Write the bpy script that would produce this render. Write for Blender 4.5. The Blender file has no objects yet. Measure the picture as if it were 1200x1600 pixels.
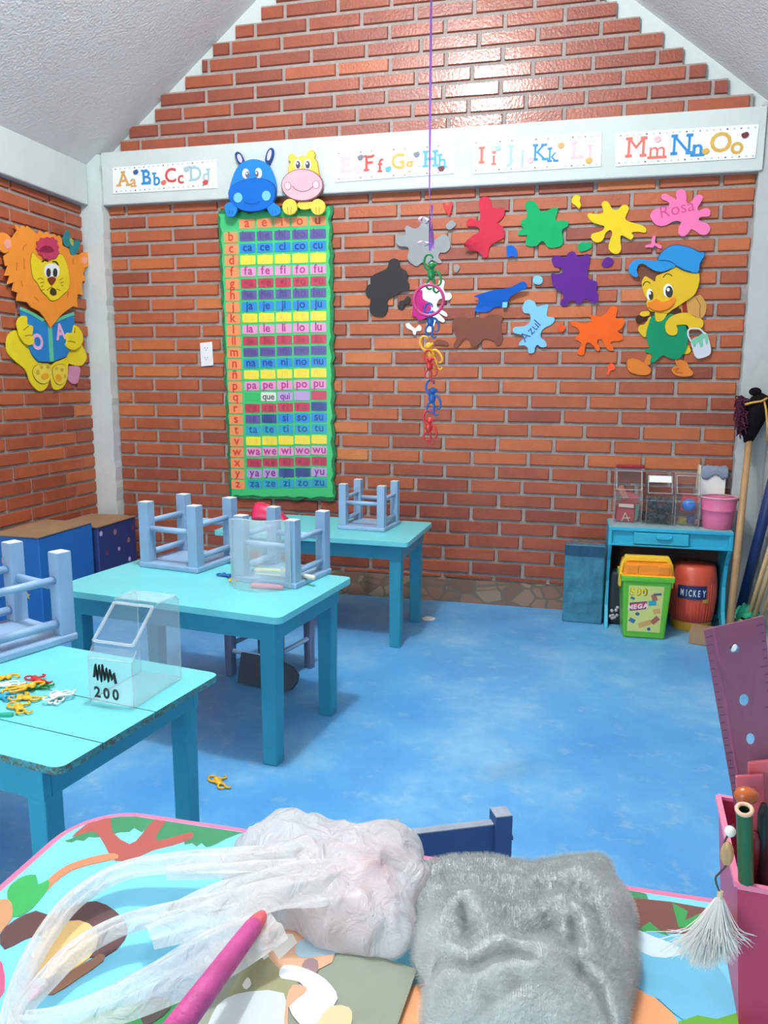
import bpy, bmesh, math, random
from mathutils import Vector, Matrix, noise
rnd = random.Random(7)
SC = bpy.context.scene
COL = SC.collection
PI = math.pi

# ------------------------------------------------------------------ camera
FPX = 1198.56
CAM = Vector((2.08605, -4.08934, 1.18410))
YAW, PIT, ROL = -0.23393, -0.16566, -0.00623
_f = Vector((math.sin(YAW)*math.cos(PIT), math.cos(YAW)*math.cos(PIT), math.sin(PIT)))
_r = Vector((math.cos(YAW), -math.sin(YAW), 0)); _d = -_r.cross(_f)
RT = math.cos(ROL)*_r + math.sin(ROL)*_d
DN = -math.sin(ROL)*_r + math.cos(ROL)*_d
FW = _f
cd = bpy.data.cameras.new('camera'); cam = bpy.data.objects.new('camera', cd); COL.objects.link(cam)
cd.sensor_fit = 'VERTICAL'; cd.sensor_height = 32.0; cd.lens = FPX*32.0/1600.0
cd.clip_start = 0.02; cd.clip_end = 60
M4 = Matrix((RT, -DN, -FW)).transposed().to_4x4(); M4.translation = CAM
cam.matrix_world = M4; SC.camera = cam

# ------------------------------------------------------------------ light, exposure
SC.view_settings.view_transform = 'Standard'; SC.view_settings.look = 'None'
SC.view_settings.gamma = 1.0; SC.view_settings.use_curve_mapping = False
SC.view_settings.exposure = 0.12
W = bpy.data.worlds.new('daylight'); SC.world = W; W.use_nodes = True
W.node_tree.nodes['Background'].inputs[0].default_value = (0.80, 0.90, 1.0, 1)
W.node_tree.nodes['Background'].inputs[1].default_value = 0.7
def area(name, loc, target, sx, sy, power, color=(1, 1, 1)):
    l = bpy.data.lights.new(name, 'AREA'); l.shape = 'RECTANGLE'; l.size = sx; l.size_y = sy
    l.energy = power; l.color = color
    o = bpy.data.objects.new(name, l); COL.objects.link(o); o.location = loc
    o.rotation_euler = (Vector(target)-Vector(loc)).to_track_quat('-Z', 'Y').to_euler()
    return o
area('doorway_daylight', (0.15, -6.3, 1.25), (1.1, -1.2, 0.5), 1.3, 2.1, 64, (0.93, 0.97, 1.0))
LAMP = Vector((1.34, -2.25, 3.50)); LAMP_POWER = 172

# ------------------------------------------------------------------ pixel -> world on a known plane
def ray(u, v): return RT*((u-600)/FPX) + DN*((v-800)/FPX) + FW
def pz(u, v, z): d = ray(u, v); return CAM + d*((z-CAM.z)/d.z)
def py(u, v, y=0.0): d = ray(u, v); return CAM + d*((y-CAM.y)/d.y)
def px(u, v, x): d = ray(u, v); return CAM + d*((x-CAM.x)/d.x)
def pd(u, v, dep): return CAM + ray(u, v)*dep
XL, XR = -0.644, 3.02
def wl(u, v): return px(u, v, XL)

# ------------------------------------------------------------------ materials
def lin(c):
    c = c/255.0
    return c/12.92 if c <= 0.04045 else ((c+0.055)/1.055)**2.4
def rgb(c): return (lin(c[0]), lin(c[1]), lin(c[2]), 1.0)
MATS = {}
def mat(name, c, rough=0.5, spec=0.5, var=0.0, vs=8.0, bump=0.0, bs=60.0, metal=0.0, c2=None, chips=None, chipscale=9.0, chipamt=0.68, coat=0.0, sheen=0.0, trans=0.0):
    if name in MATS: return MATS[name]
    m = bpy.data.materials.new(name); m.use_nodes = True; MATS[name] = m
    nt = m.node_tree; N = nt.nodes; L = nt.links; b = N['Principled BSDF']
    b.inputs['Roughness'].default_value = rough; b.inputs['Specular IOR Level'].default_value = spec
    b.inputs['Metallic'].default_value = metal; b.inputs['Base Color'].default_value = rgb(c)
    if coat: b.inputs['Coat Weight'].default_value = coat; b.inputs['Coat Roughness'].default_value = 0.12
    if sheen: b.inputs['Sheen Weight'].default_value = sheen
    tc = N.new('ShaderNodeTexCoord'); out = None
    if var or c2:
        n = N.new('ShaderNodeTexNoise'); n.inputs['Scale'].default_value = vs; n.inputs['Detail'].default_value = 6; n.inputs['Roughness'].default_value = 0.6
        L.new(tc.outputs['Object'], n.inputs['Vector'])
        mx = N.new('ShaderNodeMix'); mx.data_type = 'RGBA'
        a = rgb(c)
        if c2: e = rgb(c2)
        else: e = tuple(max(0, x*(1-var)) for x in a[:3])+(1,); a = tuple(min(1, x*(1+var*0.6)) for x in a[:3])+(1,)
        mx.inputs[6].default_value = a; mx.inputs[7].default_value = e
        cr = N.new('ShaderNodeMapRange'); cr.inputs[1].default_value = 0.3; cr.inputs[2].default_value = 0.7
        L.new(n.outputs['Fac'], cr.inputs[0]); L.new(cr.outputs[0], mx.inputs[0]); out = mx.outputs[2]
    if chips:
        n2 = N.new('ShaderNodeTexNoise'); n2.inputs['Scale'].default_value = chipscale; n2.inputs['Detail'].default_value = 8; n2.inputs['Roughness'].default_value = 0.75
        L.new(tc.outputs['Object'], n2.inputs['Vector'])
        r2 = N.new('ShaderNodeMapRange'); r2.inputs[1].default_value = chipamt; r2.inputs[2].default_value = chipamt+0.03
        L.new(n2.outputs['Fac'], r2.inputs[0])
        m2 = N.new('ShaderNodeMix'); m2.data_type = 'RGBA'; m2.inputs[7].default_value = rgb(chips)
        if out: L.new(out, m2.inputs[6])
        else: m2.inputs[6].default_value = rgb(c)
        L.new(r2.outputs[0], m2.inputs[0]); out = m2.outputs[2]
    if out: L.new(out, b.inputs['Base Color'])
    if bump:
        n3 = N.new('ShaderNodeTexNoise'); n3.inputs['Scale'].default_value = bs; n3.inputs['Detail'].default_value = 5
        L.new(tc.outputs['Object'], n3.inputs['Vector'])
        bp = N.new('ShaderNodeBump'); bp.inputs['Strength'].default_value = bump; bp.inputs['Distance'].default_value = 0.02
        L.new(n3.outputs['Fac'], bp.inputs['Height']); L.new(bp.outputs[0], b.inputs['Normal'])
    return m
def clear(name, tint=(235, 240, 245), alpha=0.16, rough=0.08, edge=0.4):
    """thin clear plastic: mostly see-through, a little milky, glossy"""
    if name in MATS: return MATS[name]
    m = bpy.data.materials.new(name); m.use_nodes = True; MATS[name] = m
    nt = m.node_tree; N = nt.nodes; L = nt.links; b = N['Principled BSDF']; o = N['Material Output']
    b.inputs['Base Color'].default_value = rgb(tint); b.inputs['Roughness'].default_value = rough
    t = N.new('ShaderNodeBsdfTransparent'); t.inputs[0].default_value = (0.97, 0.985, 0.99, 1)
    lw = N.new('ShaderNodeLayerWeight'); lw.inputs[0].default_value = 0.25
    mr = N.new('ShaderNodeMapRange'); mr.inputs[3].default_value = alpha; mr.inputs[4].default_value = min(1, alpha+edge)
    L.new(lw.outputs['Facing'], mr.inputs[0])
    mx = N.new('ShaderNodeMixShader'); L.new(mr.outputs[0], mx.inputs[0]); L.new(t.outputs[0], mx.inputs[1]); L.new(b.outputs[0], mx.inputs[2])
    L.new(mx.outputs[0], o.inputs[0])
    return m
def milky(name, tint, alpha, rough=0.3, bump=0.5, bs=30, stretch=None):
    """thin translucent film or plastic"""
    m = bpy.data.materials.new(name); m.use_nodes = True; MATS[name] = m
    nt = m.node_tree; N = nt.nodes; L = nt.links; b = N['Principled BSDF']; o = N['Material Output']
    b.inputs['Base Color'].default_value = rgb(tint); b.inputs['Roughness'].default_value = rough
    tl = N.new('ShaderNodeBsdfTranslucent'); tl.inputs[0].default_value = rgb(tint)
    t = N.new('ShaderNodeBsdfTransparent'); t.inputs[0].default_value = (1, 1, 1, 1)
    m1 = N.new('ShaderNodeMixShader'); m1.inputs[0].default_value = 0.4; L.new(b.outputs[0], m1.inputs[1]); L.new(tl.outputs[0], m1.inputs[2])
    lw = N.new('ShaderNodeLayerWeight'); lw.inputs[0].default_value = 0.35
    mr = N.new('ShaderNodeMapRange'); mr.inputs[3].default_value = alpha; mr.inputs[4].default_value = min(1, alpha+0.4); L.new(lw.outputs['Facing'], mr.inputs[0])
    m2 = N.new('ShaderNodeMixShader'); L.new(mr.outputs[0], m2.inputs[0]); L.new(t.outputs[0], m2.inputs[1]); L.new(m1.outputs[0], m2.inputs[2])
    L.new(m2.outputs[0], o.inputs[0])
    if bump:
        tc = N.new('ShaderNodeTexCoord'); n = N.new('ShaderNodeTexNoise'); n.inputs['Scale'].default_value = bs; n.inputs['Detail'].default_value = 6
        n.inputs['Distortion'].default_value = 0.8
        L.new(tc.outputs['Object'], n.inputs['Vector'])
        bp = N.new('ShaderNodeBump'); bp.inputs['Strength'].default_value = bump; bp.inputs['Distance'].default_value = 0.02
        L.new(n.outputs['Fac'], bp.inputs['Height']); L.new(bp.outputs[0], b.inputs['Normal']); L.new(bp.outputs[0], tl.inputs['Normal'])
    return m
def brick_mat(name, rough):
    m = bpy.data.materials.new(name); m.use_nodes = True
    nt = m.node_tree; N = nt.nodes; L = nt.links; b = N['Principled BSDF']
    b.inputs['Roughness'].default_value = rough; b.inputs['Specular IOR Level'].default_value = 0.5
    at = N.new('ShaderNodeAttribute'); at.attribute_name = 'tint'
    cr = N.new('ShaderNodeValToRGB'); e = cr.color_ramp.elements
    e[0].position = 0; e[0].color = rgb((136, 66, 46)); e[1].position = 1; e[1].color = rgb((208, 130, 76))
    for p, c in ((0.25, (164, 82, 50)), (0.55, (184, 99, 54)), (0.8, (196, 114, 62))):
        k = e.new(p); k.color = rgb(c)
    tc = N.new('ShaderNodeTexCoord')
    n = N.new('ShaderNodeTexNoise'); n.inputs['Scale'].default_value = 9; n.inputs['Detail'].default_value = 7; n.inputs['Roughness'].default_value = 0.65
    L.new(tc.outputs['Object'], n.inputs['Vector'])
    ma = N.new('ShaderNodeMath'); ma.operation = 'MULTIPLY_ADD'; ma.inputs[1].default_value = 0.5; ma.inputs[2].default_value = -0.25
    L.new(n.outputs['Fac'], ma.inputs[0])
    ad = N.new('ShaderNodeMath'); ad.operation = 'ADD'; L.new(at.outputs['Fac'], ad.inputs[0]); L.new(ma.outputs[0], ad.inputs[1])
    L.new(ad.outputs[0], cr.inputs[0]); L.new(cr.outputs[0], b.inputs['Base Color'])
    n2 = N.new('ShaderNodeTexNoise'); n2.inputs['Scale'].default_value = 70; n2.inputs['Detail'].default_value = 4
    L.new(tc.outputs['Object'], n2.inputs['Vector'])
    bp = N.new('ShaderNodeBump'); bp.inputs['Strength'].default_value = 0.35; bp.inputs['Distance'].default_value = 0.008
    L.new(n2.outputs['Fac'], bp.inputs['Height']); L.new(bp.outputs[0], b.inputs['Normal'])
    return m
def stone_mat():
    m = bpy.data.materials.new('stone cladding'); m.use_nodes = True
    nt = m.node_tree; N = nt.nodes; L = nt.links; b = N['Principled BSDF']; b.inputs['Roughness'].default_value = 0.7
    tc = N.new('ShaderNodeTexCoord'); mp = N.new('ShaderNodeMapping'); mp.inputs['Scale'].default_value = (11, 0.01, 15); L.new(tc.outputs['Object'], mp.inputs[0])
    v = N.new('ShaderNodeTexVoronoi'); v.inputs['Scale'].default_value = 1.0; L.new(mp.outputs[0], v.inputs['Vector'])
    ve = N.new('ShaderNodeTexVoronoi'); ve.feature = 'DISTANCE_TO_EDGE'; ve.inputs['Scale'].default_value = 1.0; L.new(mp.outputs[0], ve.inputs['Vector'])
    cr = N.new('ShaderNodeValToRGB'); e = cr.color_ramp.elements; e[0].color = rgb((120, 92, 76)); e[1].color = rgb((158, 146, 122))
    k = e.new(0.5); k.color = rgb((146, 110, 90))
    sp = N.new('ShaderNodeSeparateColor'); L.new(v.outputs['Color'], sp.inputs[0]); L.new(sp.outputs[0], cr.inputs[0])
    mr = N.new('ShaderNodeMapRange'); mr.inputs[1].default_value = 0.02; mr.inputs[2].default_value = 0.09; L.new(ve.outputs['Distance'], mr.inputs[0])
    mx = N.new('ShaderNodeMix'); mx.data_type = 'RGBA'; mx.inputs[6].default_value = rgb((112, 98, 84)); L.new(mr.outputs[0], mx.inputs[0]); L.new(cr.outputs[0], mx.inputs[7])
    L.new(mx.outputs[2], b.inputs['Base Color'])
    return m
def floor_mat():
    m = bpy.data.materials.new('blue painted concrete'); m.use_nodes = True
    nt = m.node_tree; N = nt.nodes; L = nt.links; b = N['Principled BSDF']
    tc = N.new('ShaderNodeTexCoord')
    n = N.new('ShaderNodeTexNoise'); n.inputs['Scale'].default_value = 2.2; n.inputs['Detail'].default_value = 9; n.inputs['Roughness'].default_value = 0.66; L.new(tc.outputs['Object'], n.inputs[0])
    cr = N.new('ShaderNodeValToRGB'); e = cr.color_ramp.elements
    e[0].position = 0.32; e[0].color = rgb((72, 148, 210)); e[1].position = 0.68; e[1].color = rgb((136, 194, 228))
    k = e.new(0.5); k.color = rgb((92, 166, 220))
    L.new(n.outputs['Fac'], cr.inputs[0])
    n2 = N.new('ShaderNodeTexNoise'); n2.inputs['Scale'].default_value = 14; n2.inputs['Detail'].default_value = 10; n2.inputs['Roughness'].default_value = 0.7; L.new(tc.outputs['Object'], n2.inputs[0])
    r2 = N.new('ShaderNodeMapRange'); r2.inputs[1].default_value = 0.56; r2.inputs[2].default_value = 0.76; r2.inputs[4].default_value = 0.6; L.new(n2.outputs['Fac'], r2.inputs[0])
    mx = N.new('ShaderNodeMix'); mx.data_type = 'RGBA'; mx.inputs[7].default_value = rgb((172, 206, 222)); L.new(r2.outputs[0], mx.inputs[0]); L.new(cr.outputs[0], mx.inputs[6])
    L.new(mx.outputs[2], b.inputs['Base Color'])
    b.inputs['Roughness'].default_value = 0.36
    bp = N.new('ShaderNodeBump'); bp.inputs['Strength'].default_value = 0.15; bp.inputs['Distance'].default_value = 0.01; L.new(n2.outputs['Fac'], bp.inputs['Height']); L.new(bp.outputs[0], b.inputs['Normal'])
    return m

# ------------------------------------------------------------------ mesh builder
def smooth_closed(pts, sub=3):
    n = len(pts); out = []
    for i in range(n):
        p0, p1, p2, p3 = pts[i-1], pts[i], pts[(i+1) % n], pts[(i+2) % n]
        for k in range(sub):
            t = k/sub
            out.append(tuple(0.5*((2*b)+(-a+c)*t+(2*a-5*b+4*c-d)*t*t+(-a+3*b-3*c+d)*t**3) for a, b, c, d in zip(p0, p1, p2, p3)))
    return out
def smooth_open(pts, sub=6):
    out = []; n = len(pts)
    for i in range(n-1):
        p0, p1, p2, p3 = pts[max(0, i-1)], pts[i], pts[i+1], pts[min(n-1, i+2)]
        for k in range(sub):
            t = k/sub
            out.append(tuple(0.5*((2*b)+(-a+c)*t+(2*a-5*b+4*c-d)*t*t+(-a+3*b-3*c+d)*t**3) for a, b, c, d in zip(p0, p1, p2, p3)))
    out.append(tuple(pts[-1])); return out
def wmat(o):
    m = Matrix.Identity(4)
    while o is not None:
        m = Matrix.LocRotScale(o.location, o.rotation_euler, o.scale) @ m; o = o.parent
    return m
class MB:
    def __init__(s): s.bm = bmesh.new(); s.tint = None; s.mi = 0
    def m(s, i): s.mi = i; return s
    def face(s, vs):
        try: f = s.bm.faces.new(vs); f.material_index = s.mi; return f
        except ValueError: return None
    def box(s, c, d, rot=None, taper=1.0):
        M = rot if rot is not None else Matrix.Identity(3)
        c = Vector(c); v = []
        for z in (-1, 1):
            k = taper if z < 0 else 1.0
            for x, y in ((-1, -1), (1, -1), (1, 1), (-1, 1)):
                v.append(s.bm.verts.new(c + M @ Vector((x*d[0]/2*k, y*d[1]/2*k, z*d[2]/2))))
        for q in ((3, 2, 1, 0), (4, 5, 6, 7), (0, 1, 5, 4), (1, 2, 6, 5), (2, 3, 7, 6), (3, 0, 4, 7)): s.face([v[i] for i in q])
        return s
    def box2(s, a, b): return s.box([(x+y)/2 for x, y in zip(a, b)], [abs(y-x) for x, y in zip(a, b)])
    def beam(s, a, b, w, h, up=(0, 0, 1)):
        a = Vector(a); b = Vector(b); z = (b-a).normalized(); x = Vector(up).cross(z)
        if x.length < 1e-5: x = Vector((1, 0, 0))
        x.normalize(); y = z.cross(x)
        return s.box((a+b)/2, (w, h, (b-a).length), Matrix((x, y, z)).transposed())
    def tube(s, pts, r, seg=8, closed=False, cap=True):
        pts = [Vector(p) for p in pts]; n = len(pts)
        rr = r if isinstance(r, (list, tuple)) else [r]*n
        rings = []; ref = None
        for i, p in enumerate(pts):
            if closed: t = pts[(i+1) % n]-pts[i-1]
            else: t = pts[min(n-1, i+1)]-pts[max(0, i-1)]
            if t.length < 1e-9: t = Vector((0, 0, 1))
            t.normalize()
            if ref is None:
                ref = Vector((0, 0, 1)) if abs(t.z) < 0.9 else Vector((1, 0, 0))
            x = (ref - t*ref.dot(t))
            if x.length < 1e-5: x = t.orthogonal()
            x.normalize(); ref = x; y = t.cross(x)
            rings.append([s.bm.verts.new(p + (x*math.cos(2*PI*k/seg)+y*math.sin(2*PI*k/seg))*rr[i]) for k in range(seg)])
        for i in range(n if closed else n-1):
            A, B = rings[i], rings[(i+1) % n]
            for k in range(seg): s.face([A[k], A[(k+1) % seg], B[(k+1) % seg], B[k]])
        if cap and not closed: s.face(rings[0][::-1]); s.face(rings[-1])
        return s
    def lathe(s, prof, c=(0, 0, 0), seg=24, sx=1.0, sy=1.0, axis=None):
        c = Vector(c); M = axis if axis is not None else Matrix.Identity(3); rings = []
        for r, z in prof:
            rings.append([s.bm.verts.new(c + M @ Vector((r*sx*math.cos(2*PI*k/seg), r*sy*math.sin(2*PI*k/seg), z))) for k in range(seg)])
        for A, B in zip(rings, rings[1:]):
            for k in range(seg): s.face([A[k], A[(k+1) % seg], B[(k+1) % seg], B[k]])
        if prof[0][0] > 1e-6: s.face(rings[0][::-1])
        if prof[-1][0] > 1e-6: s.face(rings[-1])
        return s
    def ball(s, c, r, M=None, seg=12, rings=8, fn=None):
        c = Vector(c); r = (r, r, r) if not isinstance(r, (tuple, list)) else r
        M = M if M is not None else Matrix.Identity(3); g = []
        for i in range(rings+1):
            th = PI*i/rings
            row = []
            for k in range(seg):
                ph = 2*PI*k/seg; d = Vector((math.sin(th)*math.cos(ph), math.sin(th)*math.sin(ph), math.cos(th)))
                kf = fn(d) if fn else 1.0
                row.append(s.bm.verts.new(c + M @ Vector((d.x*r[0]*kf, d.y*r[1]*kf, d.z*r[2]*kf))))
                if i in (0, rings): break
            g.append(row)
        for i in range(rings):
            A, B = g[i], g[i+1]
            for k in range(seg):
                k2 = (k+1) % seg
                if len(A) == 1: s.face([A[0], B[k], B[k2]])
                elif len(B) == 1: s.face([A[k2], A[k], B[0]])
                else: s.face([A[k2], A[k], B[k], B[k2]])
        return s
    def prism(s, pts, Nn, d0, d1):
        """outline (3D points) extruded along Nn from d0 to d1"""
        Nn = Vector(Nn); pts = [Vector(p) for p in pts]
        A = [s.bm.verts.new(p+Nn*d1) for p in pts]; B = [s.bm.verts.new(p+Nn*d0) for p in pts]
        f = s.face(A); g = s.face(B[::-1]); n = len(pts)
        for q in (f, g):
            if q: q.normal_update()
        for i in range(n): s.face([A[i], B[i], B[(i+1) % n], A[(i+1) % n]])
        if n > 4: bmesh.ops.triangulate(s.bm, faces=[x for x in (f, g) if x])
        return s
    def grid(s, fn, nu, nv, closed_u=False):
        g = [[s.bm.verts.new(Vector(fn(i/nu, j/nv))) for j in range(nv+1)] for i in range(nu if closed_u else nu+1)]
        for i in range(nu):
            A = g[i]; B = g[(i+1) % len(g)]
            for j in range(nv): s.face([A[j], B[j], B[j+1], A[j+1]])
        return s
    def build(s, name, mats, parent=None, local=False, smooth=False, bevel=0.0, solid=0.0, origin=None, sub=0):
        bmesh.ops.recalc_face_normals(s.bm, faces=s.bm.faces[:])
        me = bpy.data.meshes.new(name)
        if not local:
            if parent is not None: s.bm.transform(wmat(parent).inverted())
            else:
                if origin is None:
                    co = [v.co for v in s.bm.verts]
                    origin = [(min(c[i] for c in co)+max(c[i] for c in co))/2 for i in range(3)]
                origin = Vector(origin); s.bm.transform(Matrix.Translation(-origin))
        s.bm.to_mesh(me); s.bm.free()
        o = bpy.data.objects.new(name, me); COL.objects.link(o)
        for mm in (mats if isinstance(mats, (list, tuple)) else [mats]): me.materials.append(mm)
        if parent is not None: o.parent = parent
        elif origin is not None and not local: o.location = origin
        if smooth:
            for p in me.polygons: p.use_smooth = True
        if solid:
            md = o.modifiers.new('solidify', 'SOLIDIFY'); md.thickness = solid; md.offset = 0
        if bevel:
            md = o.modifiers.new('bevel', 'BEVEL'); md.width = bevel; md.segments = 2; md.limit_method = 'ANGLE'; md.angle_limit = math.radians(40)
        if sub:
            md = o.modifiers.new('sub', 'SUBSURF'); md.levels = sub; md.render_levels = sub
        return o
def tag(o, label, cat, group=None, kind=None):
    o['label'] = label; o['category'] = cat
    if group: o['group'] = group
    if kind: o['kind'] = kind
    return o
def thing(name, label, cat, loc, rz=0.0, group=None):
    o = bpy.data.objects.new(name, None); COL.objects.link(o); o.empty_display_size = 0.05
    o.location = loc; o.rotation_euler = (0, 0, rz); return tag(o, label, cat, group)
def struct(o): o['kind'] = 'structure'; return o
def kids(o): return [c for c in o.children]
def copy_tree(o, parent=None):
    c = o.copy(); COL.objects.link(c)
    if parent is not None: c.parent = parent
    for ch in kids(o): copy_tree(ch, c)
    return c
def centre(pts):
    n = len(pts); return Vector((sum(p[0] for p in pts)/n, sum(p[1] for p in pts)/n, sum(p[2] for p in pts)/n))
def tr(pts, ox, oy, s): return [(ox+a/s, oy+b/s) for a, b in pts]
NB = Vector((0, -1, 0)); NL = Vector((1, 0, 0)); UP = Vector((0, 0, 1))
def outline(pts, fn, sub=3): return [fn(u, v) for u, v in (smooth_closed(pts, sub) if sub > 1 else pts)]
def ell(cx, cy, rx, ry, n=20, a=0.0):
    return [(cx+rx*math.cos(t)*math.cos(a)-ry*math.sin(t)*math.sin(a), cy+rx*math.cos(t)*math.sin(a)+ry*math.sin(t)*math.cos(a)) for t in [2*PI*k/n for k in range(n)]]
def stroke(pts, w):
    """polyline -> thin closed outline of width w (2D)"""
    P = smooth_open(pts, 4); L_, R_ = [], []
    for i, p in enumerate(P):
        a = P[max(0, i-1)]; b = P[min(len(P)-1, i+1)]; dx, dy = b[0]-a[0], b[1]-a[1]; l = math.hypot(dx, dy) or 1
        L_.append((p[0]-dy/l*w/2, p[1]+dx/l*w/2)); R_.append((p[0]+dy/l*w/2, p[1]-dx/l*w/2))
    return L_+R_[::-1]

# lettering: glyph outlines from the built-in font, kept as 2D triangles
GLY = {}
def glyph(ch, bold=0.0, serif=False):
    key = (ch, bold, serif)
    if key in GLY: return GLY[key]
    c = bpy.data.curves.new('glyph', 'FONT'); c.body = ch; c.size = 1.0; c.offset = bold; c.resolution_u = 3
    o = bpy.data.objects.new('glyph', c); COL.objects.link(o)
    dg = bpy.context.evaluated_depsgraph_get(); me = bpy.data.meshes.new_from_object(o.evaluated_get(dg))
    nser = 0; vs = [(v.co.x, v.co.y) for v in me.vertices]; fs = [tuple(p.vertices) for p in me.polygons]
    bpy.data.objects.remove(o); bpy.data.curves.remove(c); bpy.data.meshes.remove(me)
    if vs:
        x0 = min(v[0] for v in vs); vs = [(x-x0, y) for x, y in vs]; w = max(v[0] for v in vs)
        if serif:
            top = max(v[1] for v in vs)
            ends = [(0.0, 'ABDEFHIKLMNJfhiklmnr'), (top, 'ABDEFHIJKLMNbdhkli')]
            for yy, chars in ends:
                if ch not in chars: continue
                xs = sorted(x for x, y in vs if abs(y-yy) < 0.02)
                grp = []
                for x in xs:
                    if grp and x-grp[-1][1] < 0.2: grp[-1][1] = x
                    else: grp.append([x, x])
                for a, b in grp:
                    y0, y1 = (-0.03, 0.08) if yy == 0 else (top-0.08, top+0.03)
                    k = len(vs); vs += [(a-0.08, y0), (b+0.08, y0), (b+0.08, y1), (a-0.08, y1)]; fs.append((k, k+1, k+2, k+3)); nser += 4
    else: w = 0.25
    vs = [(x, y, 0.0005*(1+0.3*((i-len(vs)+nser)//4)) if i >= len(vs)-nser else 0.0) for i, (x, y) in enumerate(vs)]
    GLY[key] = (vs, fs, w); return GLY[key]
def text(mb, s, O, X, Y, N, size, bold=0.012, serif=False, gap=0.09, centre_x=True, lift=0.0015, sx=1.0):
    gl = [glyph(c, bold, serif) for c in s]; tot = sum(g[2]+gap for g in gl)-gap
    cx = -tot/2 if centre_x else 0.0
    X = Vector(X); Y = Vector(Y); N = Vector(N); O = Vector(O)
    for vs, fs, w in gl:
        V = [mb.bm.verts.new(O + X*((x+cx)*size*sx) + Y*(y*size) + N*(lift+e)) for x, y, e in vs]
        for f in fs: mb.face([V[i] for i in f])
        cx += w+gap
    return mb
def holed(mb, rings, fn, Nn, d0, d1):
    """flat plate with holes: rings of 2D points, first is the outer edge"""
    c = bpy.data.curves.new('plate', 'CURVE'); c.dimensions = '2D'; c.fill_mode = 'BOTH'
    for r in rings:
        sp = c.splines.new('POLY'); sp.points.add(len(r)-1); sp.use_cyclic_u = True
        for p, q in zip(sp.points, r): p.co = (q[0], q[1], 0, 1)
    o = bpy.data.objects.new('plate', c); COL.objects.link(o)
    me = bpy.data.meshes.new_from_object(o.evaluated_get(bpy.context.evaluated_depsgraph_get()))
    Nn = Vector(Nn)
    pts = [fn(v.co.x, v.co.y) for v in me.vertices]
    A = [mb.bm.verts.new(p+Nn*d1) for p in pts]; B = [mb.bm.verts.new(p+Nn*d0) for p in pts]
    for p in me.polygons: mb.face([A[i] for i in p.vertices]); mb.face([B[i] for i in reversed(p.vertices)])
    cnt = {}
    for p in me.polygons:
        vs = list(p.vertices)
        for a, b in zip(vs, vs[1:]+vs[:1]): cnt.setdefault((min(a, b), max(a, b)), []).append((a, b))
    for k, e in cnt.items():
        if len(e) == 1: a, b = e[0]; mb.face([A[a], B[a], B[b], A[b]])
    bpy.data.objects.remove(o); bpy.data.curves.remove(c); bpy.data.meshes.remove(me)
    return mb

# ================================================================== THE SETTING
PITCH, BL, Z0, XJ = 0.075, 0.28651, 2.10892, -0.30257
YF = -6.6
plaster = mat('white wall paint', (201, 209, 205), rough=0.75, spec=0.2, var=0.05, vs=5, bump=0.12, bs=40)
stucco = mat('rough grey-white stucco', (222, 221, 218), rough=0.9, spec=0.1, var=0.03, vs=3, bump=0.38, bs=85)
mortar = mat('grey mortar', (160, 150, 145), rough=0.85, spec=0.1, var=0.14, vs=25, bump=0.3, bs=90)
soffit_m = mat('bare cement', (178, 182, 184), rough=0.85, spec=0.1, var=0.08, vs=20)
bricks_m = brick_mat('fired clay brick', 0.55)
gloss_m = brick_mat('varnished clay brick', 0.45)
_g = gloss_m.node_tree.nodes['Principled BSDF']; _g.inputs['Coat Weight'].default_value = 0.6; _g.inputs['Coat Roughness'].default_value = 0.10; _g.inputs['Coat IOR'].default_value = 1.5
_b = gloss_m.node_tree.nodes.new('ShaderNodeBump'); _b.inputs['Strength'].default_value = 0.16; _b.inputs['Distance'].default_value = 0.008
_o = _g.inputs['Normal'].links[0].from_node.inputs['Height'].links[0].from_socket
gloss_m.node_tree.links.new(_o, _b.inputs['Height']); gloss_m.node_tree.links.new(_b.outputs[0], _g.inputs['Coat Normal'])
SL, SRr = 0.787, 0.787
def ceil_z(x): return min(2.417+SL*(x+0.531), 2.498-SRr*(x-2.896))
RIDGE = (2.498+SRr*2.896-2.417-SL*0.531)/(SL+SRr)
mb = MB(); mb.box2((XL-0.3, YF, -0.1), (XR+0.3, 0.2, 0.0)); struct(mb.build('floor', floor_mat()))
mb = MB()
for xa, xb in ((XL-0.25, RIDGE), (RIDGE, XR+0.25)):
    za, zb = ceil_z(xa), ceil_z(xb)
    mb.prism([(xa, YF, za), (xb, YF, zb), (xb, YF, zb+0.12), (xa, YF, za+0.12)], (0, 1, 0), 0, 0.2-YF)
struct(mb.build('ceiling', stucco))

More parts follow.
